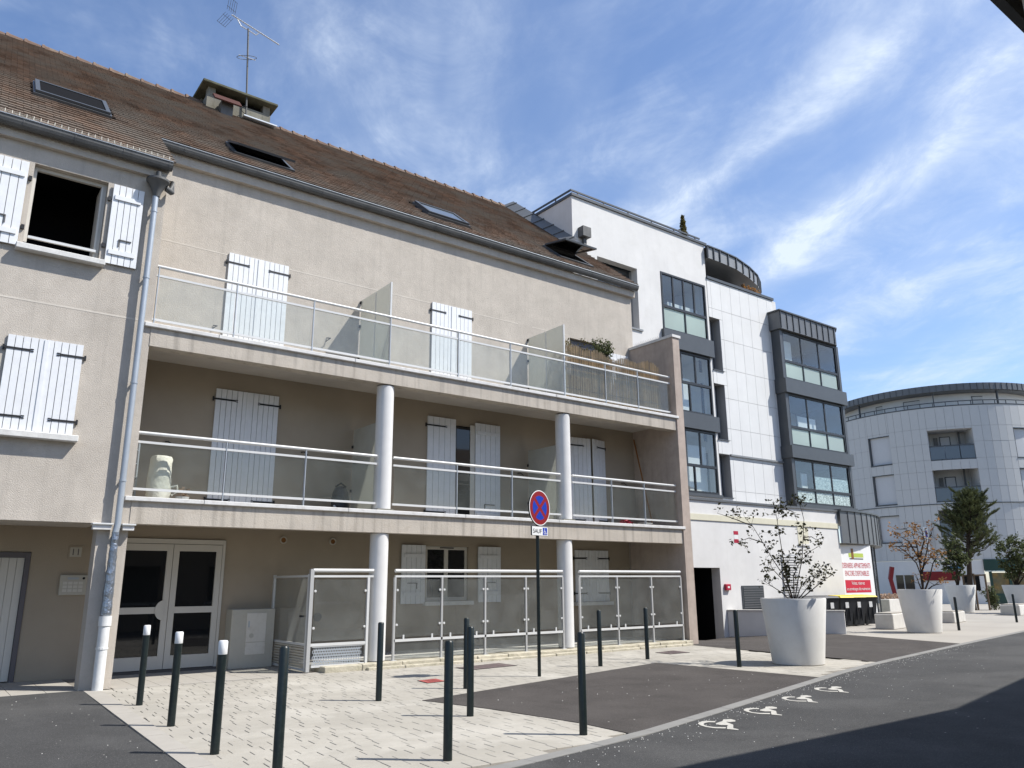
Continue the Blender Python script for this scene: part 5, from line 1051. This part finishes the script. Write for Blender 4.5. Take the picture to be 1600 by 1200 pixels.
def ring(c, r0, r1, a0, a1, n=16): 
    k = MB(); A = np.linspace(math.radians(a0), math.radians(a1), n); k.add([c+r0*(math.cos(a)*tr+math.sin(a)*up) for a in A]+[c+r1*(math.cos(a)*tr+math.sin(a)*up) for a in A], [(i,i+1,n+i+1,n+i) for i in range(n-1)]); return k
k = ring(wc-up*0.018-tr*0.006, 0.026, 0.035, 100, 350); k2 = ring(wc+up*0.045-tr*0.012, 0.001, 0.010, 0, 360)
def quad(k, pts): k.add([wc+tr*a+up*b for a,b in pts], [tuple(range(len(pts)))])
quad(k, [(-0.016,0.032),(-0.006,0.032),(0.0,-0.002),(0.026,-0.004),(0.04,-0.04),(0.05,-0.036),(0.05,-0.046),(0.034,-0.052),(0.018,-0.014),(-0.012,-0.012)])
k.add(k2.v, k2.f).build('wheelchair_mark', 'wht', p_)
for z in (3.1, 2.8, 2.53): MB().obox((sx,sy,z), tr*0.05, nr*0.036, up*0.012).build('pole_clamp', 'zinc', sg)

# utility cabinet against the wall by the entrance
cb_ = thing('utility_cabinet', 'beige concrete utility cabinet with a cream door beside the entrance', 'cabinet', (5.83, 16.4, 0))
MB().box(5.32, 6.20, 16.28, 16.645, 0, 1.13).build('body', 'cabinet', cb_, bevel=0.012)
d_ = MB().box(5.62, 6.02, 16.262, 16.279, 0.50, 1.05).build('door', 'cab_door', cb_); MB().box(5.62, 6.02, 16.265, 16.279, 0.26, 0.49).build('lower_door', 'cab_door', cb_)
MB().lathe([(0.045,0),(0.045,0.006)], (0,0,0), 16).xf(Matrix.Translation((5.73,16.2615,0.62)) @ Matrix.Rotation(math.pi/2,4,'X')).build('lock', 'cabinet', d_)
MB().box(5.655, 5.68, 16.255, 16.2615, 0.78, 0.90).build('handle', 'zinc', d_)

# aerial on the chimney
an = thing('tv_aerial', 'rooftop television aerial with comb rods and a ring on a thin mast', 'aerial', (6.42, 21.98, 15.6)); AP = (6.42, 21.98, 16)
aw = lambda x, y: atP(x, y, AP)
MB().tube([(6.42,21.98,15.55), aw(388,45)], 0.028, 8).build('mast', 'zinc_old', an); b0, b1 = aw(362,23), aw(436,70)
bm_ = MB().tube([b0, b1], 0.020, 6).build('boom', 'alu', an)
side = np.array((AF[0], AF[1], 0)); side /= np.linalg.norm(side); side = side*0.8+np.array((0,0,0.35)); side /= np.linalg.norm(side)
for i in range(18):
    f = 0.08+0.9*i/17; q = b0*(1-f)+b1*f; l_ = 0.22-0.07*f; MB().tube([q-side*l_, q+side*l_], 0.006, 4).build('rod', 'zinc_old', bm_)
u_ = np.array((0,0,1.0)); bd = (b1-b0)/np.linalg.norm(b1-b0); pv = np.cross(side, bd)
for s_ in (1, -1):
    cR = b0-bd*0.05; e0 = cR+pv*s_*0.42-bd*0.10
    for o in np.linspace(-0.34, 0.34, 5): MB().tube([cR+side*o+pv*s_*0.05, e0+side*o], 0.006, 4).build('reflector_rod', 'zinc_old', bm_)
    for f in (0.35, 1.0): q = cR*(1-f)+e0*f; MB().tube([q-side*0.36, q+side*0.36], 0.008, 4).build('reflector_rod', 'zinc_old', bm_)
br = [aw(371,30), aw(377,41), aw(388,47), aw(400,55), aw(404,52)]; MB().tube(br, 0.016, 6).build('brace', 'alu', an)
rc = aw(385.5, 90); rs = np.array((AR[0],AR[1],0)); MB().tube([rc+0.30*(math.cos(a)*rs+math.sin(a)*(side*0.9+u_*0.0)) for a in np.linspace(0,2*math.pi,29)], 0.009, 5, False).build('ring', 'zinc_old', an); MB().tube([rc-rs*0.26+u_*0.1, rc+rs*0.28-u_*0.1], 0.014, 5).build('ring_bar', 'alu', an)
MB().tube([(6.42,21.98,15.95),(6.30,21.8,15.85),(6.2,21.85,15.7),(6.4,21.9,15.6),(6.9,21.95,15.62)], 0.012, 5).build('cable', 'blk', an)

# ---- things on the balconies
lad = thing('step_ladder', 'grey aluminium ladder leaning in the end of the first-floor balcony', 'ladder', (3.15,15.4,3.0))
for dx in (0, 0.32): MB().tube([(2.97+dx*0.5,15.2+dx,3.0),(2.95+dx*0.5,15.15+dx,4.15)], 0.028, 4).build('stile', 'zinc', lad)
for i in range(4): MB().tube([(2.97,15.2,3.25+i*0.25),(3.13,15.52,3.25+i*0.25)], 0.016, 5).build('rung', 'zinc', lad)
bg_ = thing('laundry_bag', 'bulging cream cloth sack standing on the first-floor balcony', 'bag', (3.45,15.15,3.0))
k = MB(); n = 20; prof = [(0.15,0.0),(0.20,0.05),(0.21,0.25),(0.20,0.5),(0.185,0.75),(0.19,0.83),(0.16,0.88),(0.05,0.865)]
for r_, z in prof:
    for i in range(n): a = 2*math.pi*i/n; q = r_*(1+0.06*math.sin(3*a+z*9)+0.04*math.sin(7*a+z*5)); k.v.append((3.45+q*math.cos(a), 15.15+q*math.sin(a), 3.0+z))
m = len(prof); k.f += [(i*n+j, i*n+(j+1)%n, (i+1)*n+(j+1)%n, (i+1)*n+j) for i in range(m-1) for j in range(n)]+[tuple((m-1)*n+j for j in range(n))]; k.build('sack', 'bag', bg_, smooth=True)
MB().tube([(3.62,15.08,3.32),(3.74,15.05,3.36),(3.76,15.05,3.24),(3.66,15.06,3.18)], 0.025, 6).build('strap', 'bag', bg_, smooth=True)
pt = thing('plant_pot', 'small pale pot with a dried plant beside the cream sack', 'pot', (3.85,15.05,3.0)); MB().lathe([(0.09,0),(0.12,0.16),(0.11,0.16)], (3.85,15.05,3.0), 14).build('pot', 'cap', pt)
k = MB()
for i in range(60):
    a, r_ = U(0,6.28), U(0,.10); o = np.array((3.85+r_*math.cos(a), 15.05+r_*math.sin(a), 3.18+U(0,.14))); v = np.random.RandomState(i).randn(3); v /= np.linalg.norm(v); w_ = np.cross(v,(0.3,0.5,0.8)); k.add([o, o+v*0.05+w_*0.02, o+v*0.09, o+v*0.05-w_*0.02], [(0,1,2,3)])
k.build('foliage', 'flower', pt)
vc = thing('vacuum_cleaner', 'dark round-topped garden vacuum standing low on the first-floor balcony', 'vacuum', (7.2,15.6,3.0)); MB().lathe([(0.17,0),(0.19,0.08),(0.19,0.35),(0.17,0.48),(0.12,0.60),(0.03,0.64)], (7.2,15.6,3.0), 18).build('body', 'binb', vc, smooth=True)
MB().tube([(7.02,15.5,3.2),(7.0,15.3,3.1),(7.15,15.1,3.03)], 0.025, 6).build('hose', 'pvc', vc); MB().tube([(7.08,15.6,3.62),(7.2,15.6,3.70),(7.32,15.6,3.62)], 0.02, 5).build('handle', 'blk', vc)
pole = thing('leaning_pole', 'dark pole leaning in the far corner of the first-floor balcony', 'pole', (16.3,15.3,3.0)); MB().tube([(16.45,15.25,3.0),(16.80,16.2,5.72)], 0.022, 6).build('shaft', 'brownm', pole); MB().tube([(16.44,15.22,2.99),(16.46,15.28,3.14)], 0.032, 6).build('ferrule', 'blk', pole)
bx = thing('storage_basket', 'shallow pale basket on the floor of the end first-floor balcony', 'basket', (15.85,14.98,3.0)); MB().box(15.7, 16.0, 14.9, 15.1, 3.0, 3.14).build('basket', 'cap', bx); MB().box(15.68, 16.02, 14.88, 15.12, 3.141, 3.16).build('rim', 'cap', bx)
fp = thing('flower_pot', 'dark trough with dull red flowers on the end first-floor balcony', 'pot', (15.1,14.95,3.0)); MB().box(14.9, 15.3, 14.86, 15.04, 3.0, 3.10).build('trough', 'binb', fp); k = MB()
for i in range(90): o = np.array((U(14.88,15.32), U(14.86,15.04), 3.10+U(0,.09))); v = np.random.RandomState(i+99).randn(3)*0.03; w_ = np.random.RandomState(i+9).randn(3)*0.02; k.add([o, o+v, o+v+w_, o+w_], [(0,1,2,3)])
k.build('foliage', 'fire', fp)
# reed screen tied behind the end railing of the second floor
rs_ = thing('reed_screen', 'weathered reed screen tied behind the second-floor railing next to the fin wall', 'reed screen', (14.8,14.82,6.2)); k = MB(); x = 12.98
while x < 16.52:
    f = (x-12.98)/3.54; zt = 7.62+0.05*math.sin(f*9)+U(-.05,.03)+0.05*math.sin(f*23); k.tube([(x+U(-.006,.006),14.82+U(-.012,.012),6.2),(x+U(-.008,.008),14.82+U(-.012,.012),zt)], U(.0055,.0085), 4, False); x += 0.0098
k.build('reeds', 'reed', rs_, kind='stuff')
for z in (6.5, 7.05, 7.45): MB().tube([(12.98,14.805,z),(16.52,14.805,z)], 0.004, 4).build('tie_wire', 'zinc_old', rs_)

# ================================================================== PLANTING
def leafquad(k, o, size, rs):
    v = np.array([rs.gauss(0,1), rs.gauss(0,1), rs.gauss(0,0.7)]); v /= np.linalg.norm(v)+1e-6; u = np.array([rs.gauss(0,1), rs.gauss(0,1), rs.gauss(0,1)]); w = np.cross(v, u); w /= np.linalg.norm(w)+1e-6
    s_ = size*rs.uniform(0.6, 1.3); k.add([o, o+v*s_*0.5+w*s_*0.38, o+v*s_, o+v*s_*0.5-w*s_*0.38], [(0,1,2,3)])
def shrub(t, stems, r0, twigs, leaves, leafsize, lm, seed, spread=0.35, clump=True, tipbias=0.35, nm='branch', zmin=None):
    """stems: polylines in metres; side twigs and leaves are grown from them"""
    rs = random.Random(seed); kb, kl = MB(), MB()
    for pl_ in stems:
        P = [np.array(q, float) for q in pl_]; n = len(P); kb.tube(P, [r0*(1-0.75*i/(n-1)) for i in range(n)], 6)
        L_ = sum(np.linalg.norm(P[i+1]-P[i]) for i in range(n-1))
        for _ in range(max(1, int(twigs*L_))):
            f = tipbias+(1-tipbias)*rs.random(); s_ = f*(n-1); i = min(int(s_), n-2); o = P[i]*(1-(s_-i))+P[i+1]*(s_-i)
            d = np.array([rs.gauss(0,1), rs.gauss(0,1), rs.gauss(0.45,0.7)]); d /= np.linalg.norm(d); ln = spread*rs.uniform(0.35, 1.2)
            m_ = o+d*ln*0.5+np.array([rs.gauss(0,.03), rs.gauss(0,.03), rs.gauss(0,.03)]); e_ = o+d*ln+np.array((0,0,0.06*rs.random()))
            if zmin and e_[2] < zmin: continue
            kb.tube([o, m_, e_], [r0*0.28, r0*0.2, r0*0.1], 4, False)
            for __ in range(leaves):
                g_ = rs.uniform(0.3, 1.05); q = (m_*(1-g_)+e_*g_) + np.array([rs.gauss(0,1), rs.gauss(0,1), rs.gauss(0,1)])*(0.035 if clump else 0.08); leafquad(kl, q, leafsize, rs)
    kb.build(nm, 'bark', t); kl.build('foliage', lm, t)
def planter(label, P, rt=0.64, rb=0.50, h=1.27):
    t = thing('planter', label, 'planter', (P[0],P[1],0)); 
    MB().lathe([(rb-0.02,0),(rb,0.015),(rt,h-0.02),(rt-0.01,h),(rt-0.05,h),(rt-0.055,h-0.12)], (P[0],P[1],0), 56, False).build('shell', 'planter', t, smooth=True)
    MB().lathe([(rt-0.06,h-0.16),(0.3,h-0.10),(0.001,h-0.08)], (P[0],P[1],0), 24, False).build('soil', 'soil', t, smooth=True); return t
P1 = (14.60, 9.82); planter('large white tapered planter holding the sparse dark-leaved shrub', P1)
def pxs(L, P, jit=0.25, seed=1):
    rs = random.Random(seed); nrm = np.array((P[0],P[1],0))/math.hypot(*P); out = []
    for pl_ in L:
        d = rs.uniform(-jit, jit); n = len(pl_); out.append([atP(x, y, (P[0],P[1],0)) + nrm*d*i/(n-1) for i, (x, y) in enumerate(pl_)])
    return out
s1 = thing('shrub', 'sparse leggy shrub with dark curled leaves in the large white planter', 'shrub', (P1[0],P1[1],1.15))
B_ = (1241,944)
shrub(s1, pxs([[B_,(1228,905),(1210,878),(1192,848),(1176,822),(1166,812)], [B_,(1228,900),(1222,862),(1217,830),(1212,800),(1208,782)], [B_,(1247,905),(1253,875),(1255,840),(1256,812),(1250,790),(1236,780)],
    [B_,(1240,900),(1250,878),(1268,860),(1285,850)], [B_,(1262,918),(1278,895),(1288,880)], [B_,(1222,926),(1204,914),(1195,908)], [B_,(1268,922),(1288,905),(1300,898)], [(1192,848),(1170,840),(1150,846)], [(1176,822),(1150,812),(1132,806),(1122,803)],
    [B_,(1232,912),(1228,890),(1236,868)], [B_,(1222,905),(1206,888),(1200,872)], [(1212,800),(1226,795),(1240,800),(1246,815)], [(1255,840),(1268,838),(1282,846)], [B_,(1252,915),(1266,900),(1280,905)]], P1, 0.45, 3), 0.013, 8.5, 7, 0.07, 'leaf_dark', 11, 0.25, tipbias=0.28)
P2 = (26.2, 12.95); planter('white tapered planter holding the dry orange-leaved shrub', P2, 0.66, 0.50, 1.33)
s2 = thing('shrub', 'half-dead shrub with dry orange leaves in a white planter', 'shrub', (P2[0],P2[1],1.2)); B2 = (1443,928)
shrub(s2, pxs([[B2,(1440,900),(1437,880),(1433,855),(1425,832),(1412,825)], [B2,(1438,896),(1432,880),(1415,862),(1400,852)], [B2,(1441,890),(1448,862),(1452,840),(1458,826)], [B2,(1452,905),(1458,880),(1466,865)], [B2,(1440,900),(1445,880),(1458,868)], [(1440,880),(1420,846),(1408,838)], [(1437,870),(1444,845),(1440,828)], [B2,(1456,916),(1468,912)], [(1433,855),(1410,853),(1388,854)], [B2,(1436,912),(1432,900)]], P2, 0.5, 5), 0.030, 7, 7, 0.085, 'leaf_dry', 23, 0.42, tipbias=0.45)
P3 = (44.0, 19.6); planter('white tapered planter behind the concrete bench, with an olive-green shrub', P3, 0.72, 0.5, 1.36)
s3 = thing('shrub', 'olive-green shrub in the white planter behind the pine', 'shrub', (P3[0],P3[1],1.2)); B3 = (1497,918)
shrub(s3, pxs([[B3,(1494,895),(1488,875),(1480,862)], [B3,(1496,890),(1495,865),(1490,850)], [B3,(1500,895),(1506,870)], [B3,(1490,900),(1476,880)]], P3, 0.6, 6), 0.04, 16, 14, 0.13, 'leaf_green', 31, 0.55, tipbias=0.5)
P4 = (44.5, 17.0); planter('white tapered planter in front of the green shopfront', P4, 0.75, 0.5, 1.36)
s4 = thing('shrub', 'green leafy shrub in the planter in front of the green shopfront', 'shrub', (P4[0],P4[1],1.2)); B4 = (1588,918)
shrub(s4, pxs([[B4,(1584,895),(1575,870),(1566,855)], [B4,(1590,890),(1590,865),(1585,845)], [B4,(1595,890),(1605,862)], [B4,(1580,900),(1568,885)], [B4,(1600,900),(1618,880)]], P4, 0.6, 8), 0.04, 18, 16, 0.12, 'leaf_green', 37, 0.6, tipbias=0.4)
# pine on a clear stem
PP = (47.4, 20.6); pn = thing('pine_tree', 'young pine with a clear stem standing in the square', 'tree', (PP[0],PP[1],0)); q0 = atP(1521, 950, PP+(0,)); q0[2] = 0
MB().tube([q0, atP(1516,915,PP+(0,)), atP(1514,880,PP+(0,)), atP(1513,840,PP+(0,)), atP(1515,800,PP+(0,)), atP(1516,768,PP+(0,))], [0.17,0.14,0.13,0.11,0.07,0.02], 10).build('trunk', 'bark', pn, smooth=True)
rs = random.Random(5); kb, kn = MB(), MB(); top = atP(1516, 768, PP+(0,)); 
def axis(z):
    zs = [atP(1514, y, PP+(0,)) for y in (870, 768)]; f = (z-zs[0][2])/(zs[1][2]-zs[0][2]); return zs[0]*(1-f)+zs[1]*f
z0_, z1_ = atP(1514, 868, PP+(0,))[2], atP(1516, 768, PP+(0,))[2]
def tuft(o, d, ln):
    d = d/np.linalg.norm(d); a = np.cross(d, (0.3,0.2,1)); a /= np.linalg.norm(a); b = np.cross(d, a)
    for i in range(34):
        f = rs.random(); th = rs.uniform(0, 6.283); dr = d*0.75+(math.cos(th)*a+math.sin(th)*b)*rs.uniform(0.35,0.8); s_ = o+d*ln*f; L2 = 0.135*rs.uniform(0.7,1.2); w = np.cross(dr, (rs.random(),rs.random(),rs.random())); w = w/(np.linalg.norm(w)+1e-6)*0.011
        kn.add([s_-w, s_+w, s_+dr*L2], [(0,1,2)])
for i in range(96):
    f = rs.random()**0.85; z = z0_+(z1_-z0_)*f; th = rs.uniform(0, 6.283); R_ = (1.50*(1-f)**0.55+0.22)*rs.uniform(0.55, 1.12)*(1.0 if f > 0.18 else 0.92)
    o = axis(z-0.25); rad = np.array((math.cos(th), math.sin(th), 0)); p1 = o+rad*R_*0.55+np.array((0,0,0.12*R_)); p2 = o+rad*R_+np.array((0,0,0.42*R_+0.1))
    kb.tube([o, p1, p2], [0.035, 0.022, 0.01], 5, False)
    for j in range(15):
        g_ = rs.uniform(0.22, 1.0); q = o*(1-g_)**2+2*p1*g_*(1-g_)+p2*g_**2; q = q+np.array((rs.gauss(0,.12), rs.gauss(0,.12), rs.gauss(0,.10))); tuft(q, rad*rs.uniform(0.2,0.9)+np.array((rs.gauss(0,.35), rs.gauss(0,.35), rs.uniform(0.3,1.1))), rs.uniform(0.18,0.36))
for (x, y) in ((1540,770),(1552,788),(1556,800),(1465,823),(1488,768),(1478,800),(1548,845)):
    e_ = atP(x, y, PP+(0,)); o = axis(e_[2]-0.5); kb.tube([o, (o+e_)/2-np.array((0,0,.1)), e_], [0.03,0.02,0.008], 5, False)
    for j in range(12): g_ = 0.55+0.45*j/11; tuft(o*(1-g_)+e_*g_+np.array((0,0,-0.1*math.sin(3.14*g_))), (e_-o)+np.array((0,0,0.9)), 0.3)
kb.build('branch', 'bark', pn); kn.build('crown', 'needle', pn)
tg = thing('tree_guard', 'brown wooden stake guard around the foot of the pine', 'tree guard', (PP[0],PP[1],0)); bs = []
for x, yb, yt in ((1501,954,898),(1512,953,896),(1529,953,896),(1547,954,897)):
    a_ = atP(x, yb, PP+(0,)); b_ = atP(x-9, yt, PP+(0,)); a_[2] = 0; b_[:2] = a_[:2]; bs.append(b_); MB().tube([a_, b_], 0.055, 8).build('stake', 'wood', tg)
MB().tube([bs[0]-(0,0,.05), bs[-1]-(0,0,.05)], 0.05, 6).build('cross_rail', 'wood', tg)
wd = thing('weeds', 'tuft of tall weeds at the foot of the tree guard', 'weeds', (*gp(1552,953)[:2],0)); wp = gp(1552,953)
shrub(wd, [[(wp[0]+U(-.3,.3), wp[1]+U(-.3,.3), 0), (wp[0]+U(-.35,.35), wp[1]+U(-.35,.35), 0.55), (wp[0]+U(-.4,.4), wp[1]+U(-.4,.4), U(0.7,1.2))] for _ in range(9)], 0.012, 14, 7, 0.10, 'leaf_green', 77, 0.2, tipbias=0.05, nm='stem')

# concrete seats in the square
def seat(label, x, y, lx, ly, h, rot=0.19):
    t = thing('concrete_bench', label, 'bench', (x,y,0)); c_, s_ = math.cos(rot), math.sin(rot)
    MB().obox((x,y,h/2), np.array((c_,s_,0))*lx/2, np.array((-s_,c_,0))*ly/2, (0,0,h/2)).build('block', 'conc_pale', t, bevel=0.02); MB().obox((x,y,h+0.02), np.array((c_,s_,0))*(lx/2-0.04), np.array((-s_,c_,0))*(ly/2-0.04), (0,0,0.02)).build('seat_top', 'plaza', t)
seat('low pale concrete bench block beside the dry orange shrub, near the round shop corner', 27.6, 14.75, 1.5, 0.6, 0.50)
seat('pale concrete bench block in front of the planter behind the pine', 33.3, 15.4, 1.7, 0.75, 0.40)
seat('pale concrete bench block in front of the green shopfront planter', 42.6, 16.6, 2.4, 0.8, 0.46)
tr_ = thing('flower_trough', 'long pale concrete trough of faded flowers beside the round shop corner', 'planter', (39.6,21.2,0)); MB().obox((39.6,21.2,0.36), (1.1,0.25,0), (-0.08,0.36,0), (0,0,0.36)).build('trough', 'conc_pale', tr_, bevel=0.02)
k = MB(); rs = random.Random(3)
for i in range(420): leafquad(k, np.array((39.6+rs.uniform(-1,1), 21.2+rs.uniform(-.3,.3), 0.72+rs.uniform(0,.22))), 0.11, rs)
k.build('flowers', 'flower', tr_)
# low garden wall in front of the white block
lw = thing('low_wall', 'low white rendered garden wall running out from the bin-room door', 'wall', (22.6,15.7,0)); A_2, B_2 = np.array((21.98,17.28)), np.array((23.70,14.15)); d = (B_2-A_2)/np.linalg.norm(B_2-A_2); n_ = np.array((-d[1], d[0])); c = (A_2+B_2)/2+n_*0.13
hl = np.linalg.norm(B_2-A_2)/2
MB().obox((*c,0.21), (*(d*hl),0), (*(n_*0.13),0), (0,0,0.46)).build('body', 'white', lw); MB().obox((*c,0.69), (*(d*(hl+0.02)),0), (*(n_*0.155),0), (0,0,0.019)).build('coping', 'conc_pale', lw)
# wheelie bins
def wbin(x, y, rot, lid, label, group=None):
    t = thing('wheelie_bin', label, 'bin', (x,y,0), group); Tm = Matrix.Translation((x,y,0)) @ Matrix.Rotation(rot,4,'Z')
    k = MB(); k.add([(-.22,-.26,.05),(.22,-.26,.05),(.22,.22,.05),(-.22,.22,.05),(-.29,-.36,.98),(.29,-.36,.98),(.29,.34,.98),(-.29,.34,.98)], [(3,2,1,0),(4,5,6,7),(0,1,5,4),(1,2,6,5),(2,3,7,6),(3,0,4,7)]); k.xf(Tm).build('body', 'binb', t)
    MB().box(-.31,.31,-.38,.36,.981,1.02).xf(Tm).build('rim', 'binb', t)
    k = MB(); k.add([(-.30,-.40,1.021),(.30,-.40,1.021),(.30,.38,1.021),(-.30,.38,1.021),(-.26,-.34,1.075),(.26,-.34,1.075),(.26,.30,1.10),(-.26,.30,1.10)], [(3,2,1,0),(4,5,6,7),(0,1,5,4),(1,2,6,5),(2,3,7,6),(3,0,4,7)]); k.xf(Tm).build('lid', lid, t)
    for s_ in (-1,1): MB().tube([(s_*.24,.27,.10),(s_*.30,.27,.10)], .10, 14).xf(Tm).build('wheel', 'blk', t)
    MB().tube([(-.24,.40,1.0),(.24,.40,1.0)], .018, 6).xf(Tm).build('handle', 'binb', t); MB().box(-.07,.07,-.352,-.346,.66,.86).xf(Tm).build('label_sticker', 'wht', t)
    MB().box(-.11,-.09,-.345,-.30,.2,.9).xf(Tm).build('rib', 'binb', t); MB().box(.09,.11,-.345,-.30,.2,.9).xf(Tm).build('rib', 'binb', t)
for x, lb in ((25.2,'dark-lidded wheelie bin at the wall-louvre end of the bin row'),(25.95,'middle one of the three dark-lidded wheelie bins before the white wall'),(26.7,'dark-lidded wheelie bin next to the yellow-lidded ones')): wbin(x, 16.62, -0.35, 'binb', lb, 'bins in a row before the white wall')
for x, lb in ((27.5,'yellow-lidded wheelie bin next to the dark-lidded ones'),(28.3,'middle one of the three yellow-lidded wheelie bins'),(29.1,'yellow-lidded wheelie bin at the end of the row below the advertising board')): wbin(x, 16.52, -0.35, 'biny', lb, 'bins in a row before the white wall')
b_in = wbin(20.75, 18.2, 0.2, 'zinc_old', 'grey wheelie bin inside the dark bin-room doorway')
# pots on roofs and balconies
cf = thing('potted_conifer', 'slim golden conifer in a dark pot on the white roof terrace', 'potted plant', (23.75,19.55,14.95)); MB().lathe([(0.13,0),(0.17,0.3),(0.15,0.3)], (23.75,19.55,14.95), 14).build('pot', 'anth', cf); k = MB(); rs = random.Random(9)
for i in range(1500):
    z = rs.random(); r_ = (0.20*(1-z)**0.7+0.02)*math.sqrt(rs.random()); a = rs.uniform(0,6.28); leafquad(k, np.array((23.75+r_*math.cos(a), 19.55+r_*math.sin(a), 15.2+z*1.2)), 0.07, rs)
k.build('foliage', 'leaf_conif', cf); MB().tube([(23.75,19.55,15.2),(23.75,19.55,16.2)], 0.02, 5).build('stem', 'bark', cf)
at = thing('attic_planting', 'rusty brown shrub in a trough under the curved canopy', 'shrub', (27.8,19.4,13.66)); MB().box(27.2,28.4,19.35,19.6,13.55,13.72).build('trough', 'anth', at); k = MB()
for i in range(500): leafquad(k, np.array((rs.uniform(27.2,28.4), rs.uniform(19.3,19.65), 13.72+rs.uniform(0,.36))), 0.10, rs)
k.build('foliage', 'leaf_dry', at)
ol = thing('balcony_shrub', 'bushy olive shrub rising above the reed screen', 'shrub', (14.35,15.1,6.1)); MB().lathe([(0.18,0),(0.24,0.5),(0.22,0.5)], (14.35,15.1,6.1), 16).build('pot', 'brownm', ol)
oc = onY(942, 548, 15.1); shrub(ol, [[(oc[0]-0.05+U(-.05,.05),15.1,6.6),(oc[0]+U(-.15,.15),15.1+U(-.1,.1),7.3),(oc[0]+U(-.38,.36),15.1+U(-.2,.2),U(7.75,8.22))] for _ in range(11)], 0.015, 15, 9, 0.065, 'leaf_green', 51, 0.16, tipbias=0.4, zmin=7.4)
yp = thing('balcony_plants', 'yellowing trailing plants peeping over the reed screen by the frosted divider', 'plant', (13.4,15.05,6.1)); MB().box(13.0,13.95,14.95,15.15,6.1,6.9).build('trough', 'brownm', yp)
shrub(yp, [[(13.1+0.12*i,15.05,6.9),(13.1+0.12*i+U(-.1,.1),15.05,7.4),(13.1+0.12*i+U(-.15,.15),15.0,U(7.7,7.95))] for i in range(7)], 0.008, 12, 6, 0.06, 'leaf_conif', 53, 0.12, tipbias=0.4)
# loose grit swept along the kerb, over the asphalt and round the posts
k = MB(); rs = random.Random(41)
def grain(x, y, z, sz):
    a = rs.uniform(0, 6.28); k.add([(x+sz*math.cos(a+q)*rs.uniform(.6,1), y+sz*math.sin(a+q)*rs.uniform(.6,1), z) for q in (0,1.57,3.14,4.71)]+[(x,y,z+sz*0.8)], [(0,1,4),(1,2,4),(2,3,4),(3,0,4)])
for _ in range(420): x = rs.uniform(5,22); q = along(KO, 12.05+ (x-0)*1.015 - 0.0); grain(q[0]+rs.gauss(0,.05), q[1]-abs(rs.gauss(0,.22)), 0.004, rs.uniform(.004,.012))
for _ in range(70): grain(rs.uniform(-3,2.2), rs.uniform(7,14.4), 0.0045, rs.uniform(.004,.012))
for _ in range(30): grain(rs.uniform(6.8,12.4), rs.uniform(8.4,10.0), 0.007, rs.uniform(.004,.013))
for _ in range(110): x = rs.uniform(7,20); grain(x, 2.6+x*0.27+rs.uniform(0,2.0), 0.004, rs.uniform(.003,.009))
g_ = k.build('grit', 'conc_pale'); g_['kind'] = 'stuff'; tag(g_, 'pale grit scattered over the asphalt and along the kerb', 'grit')
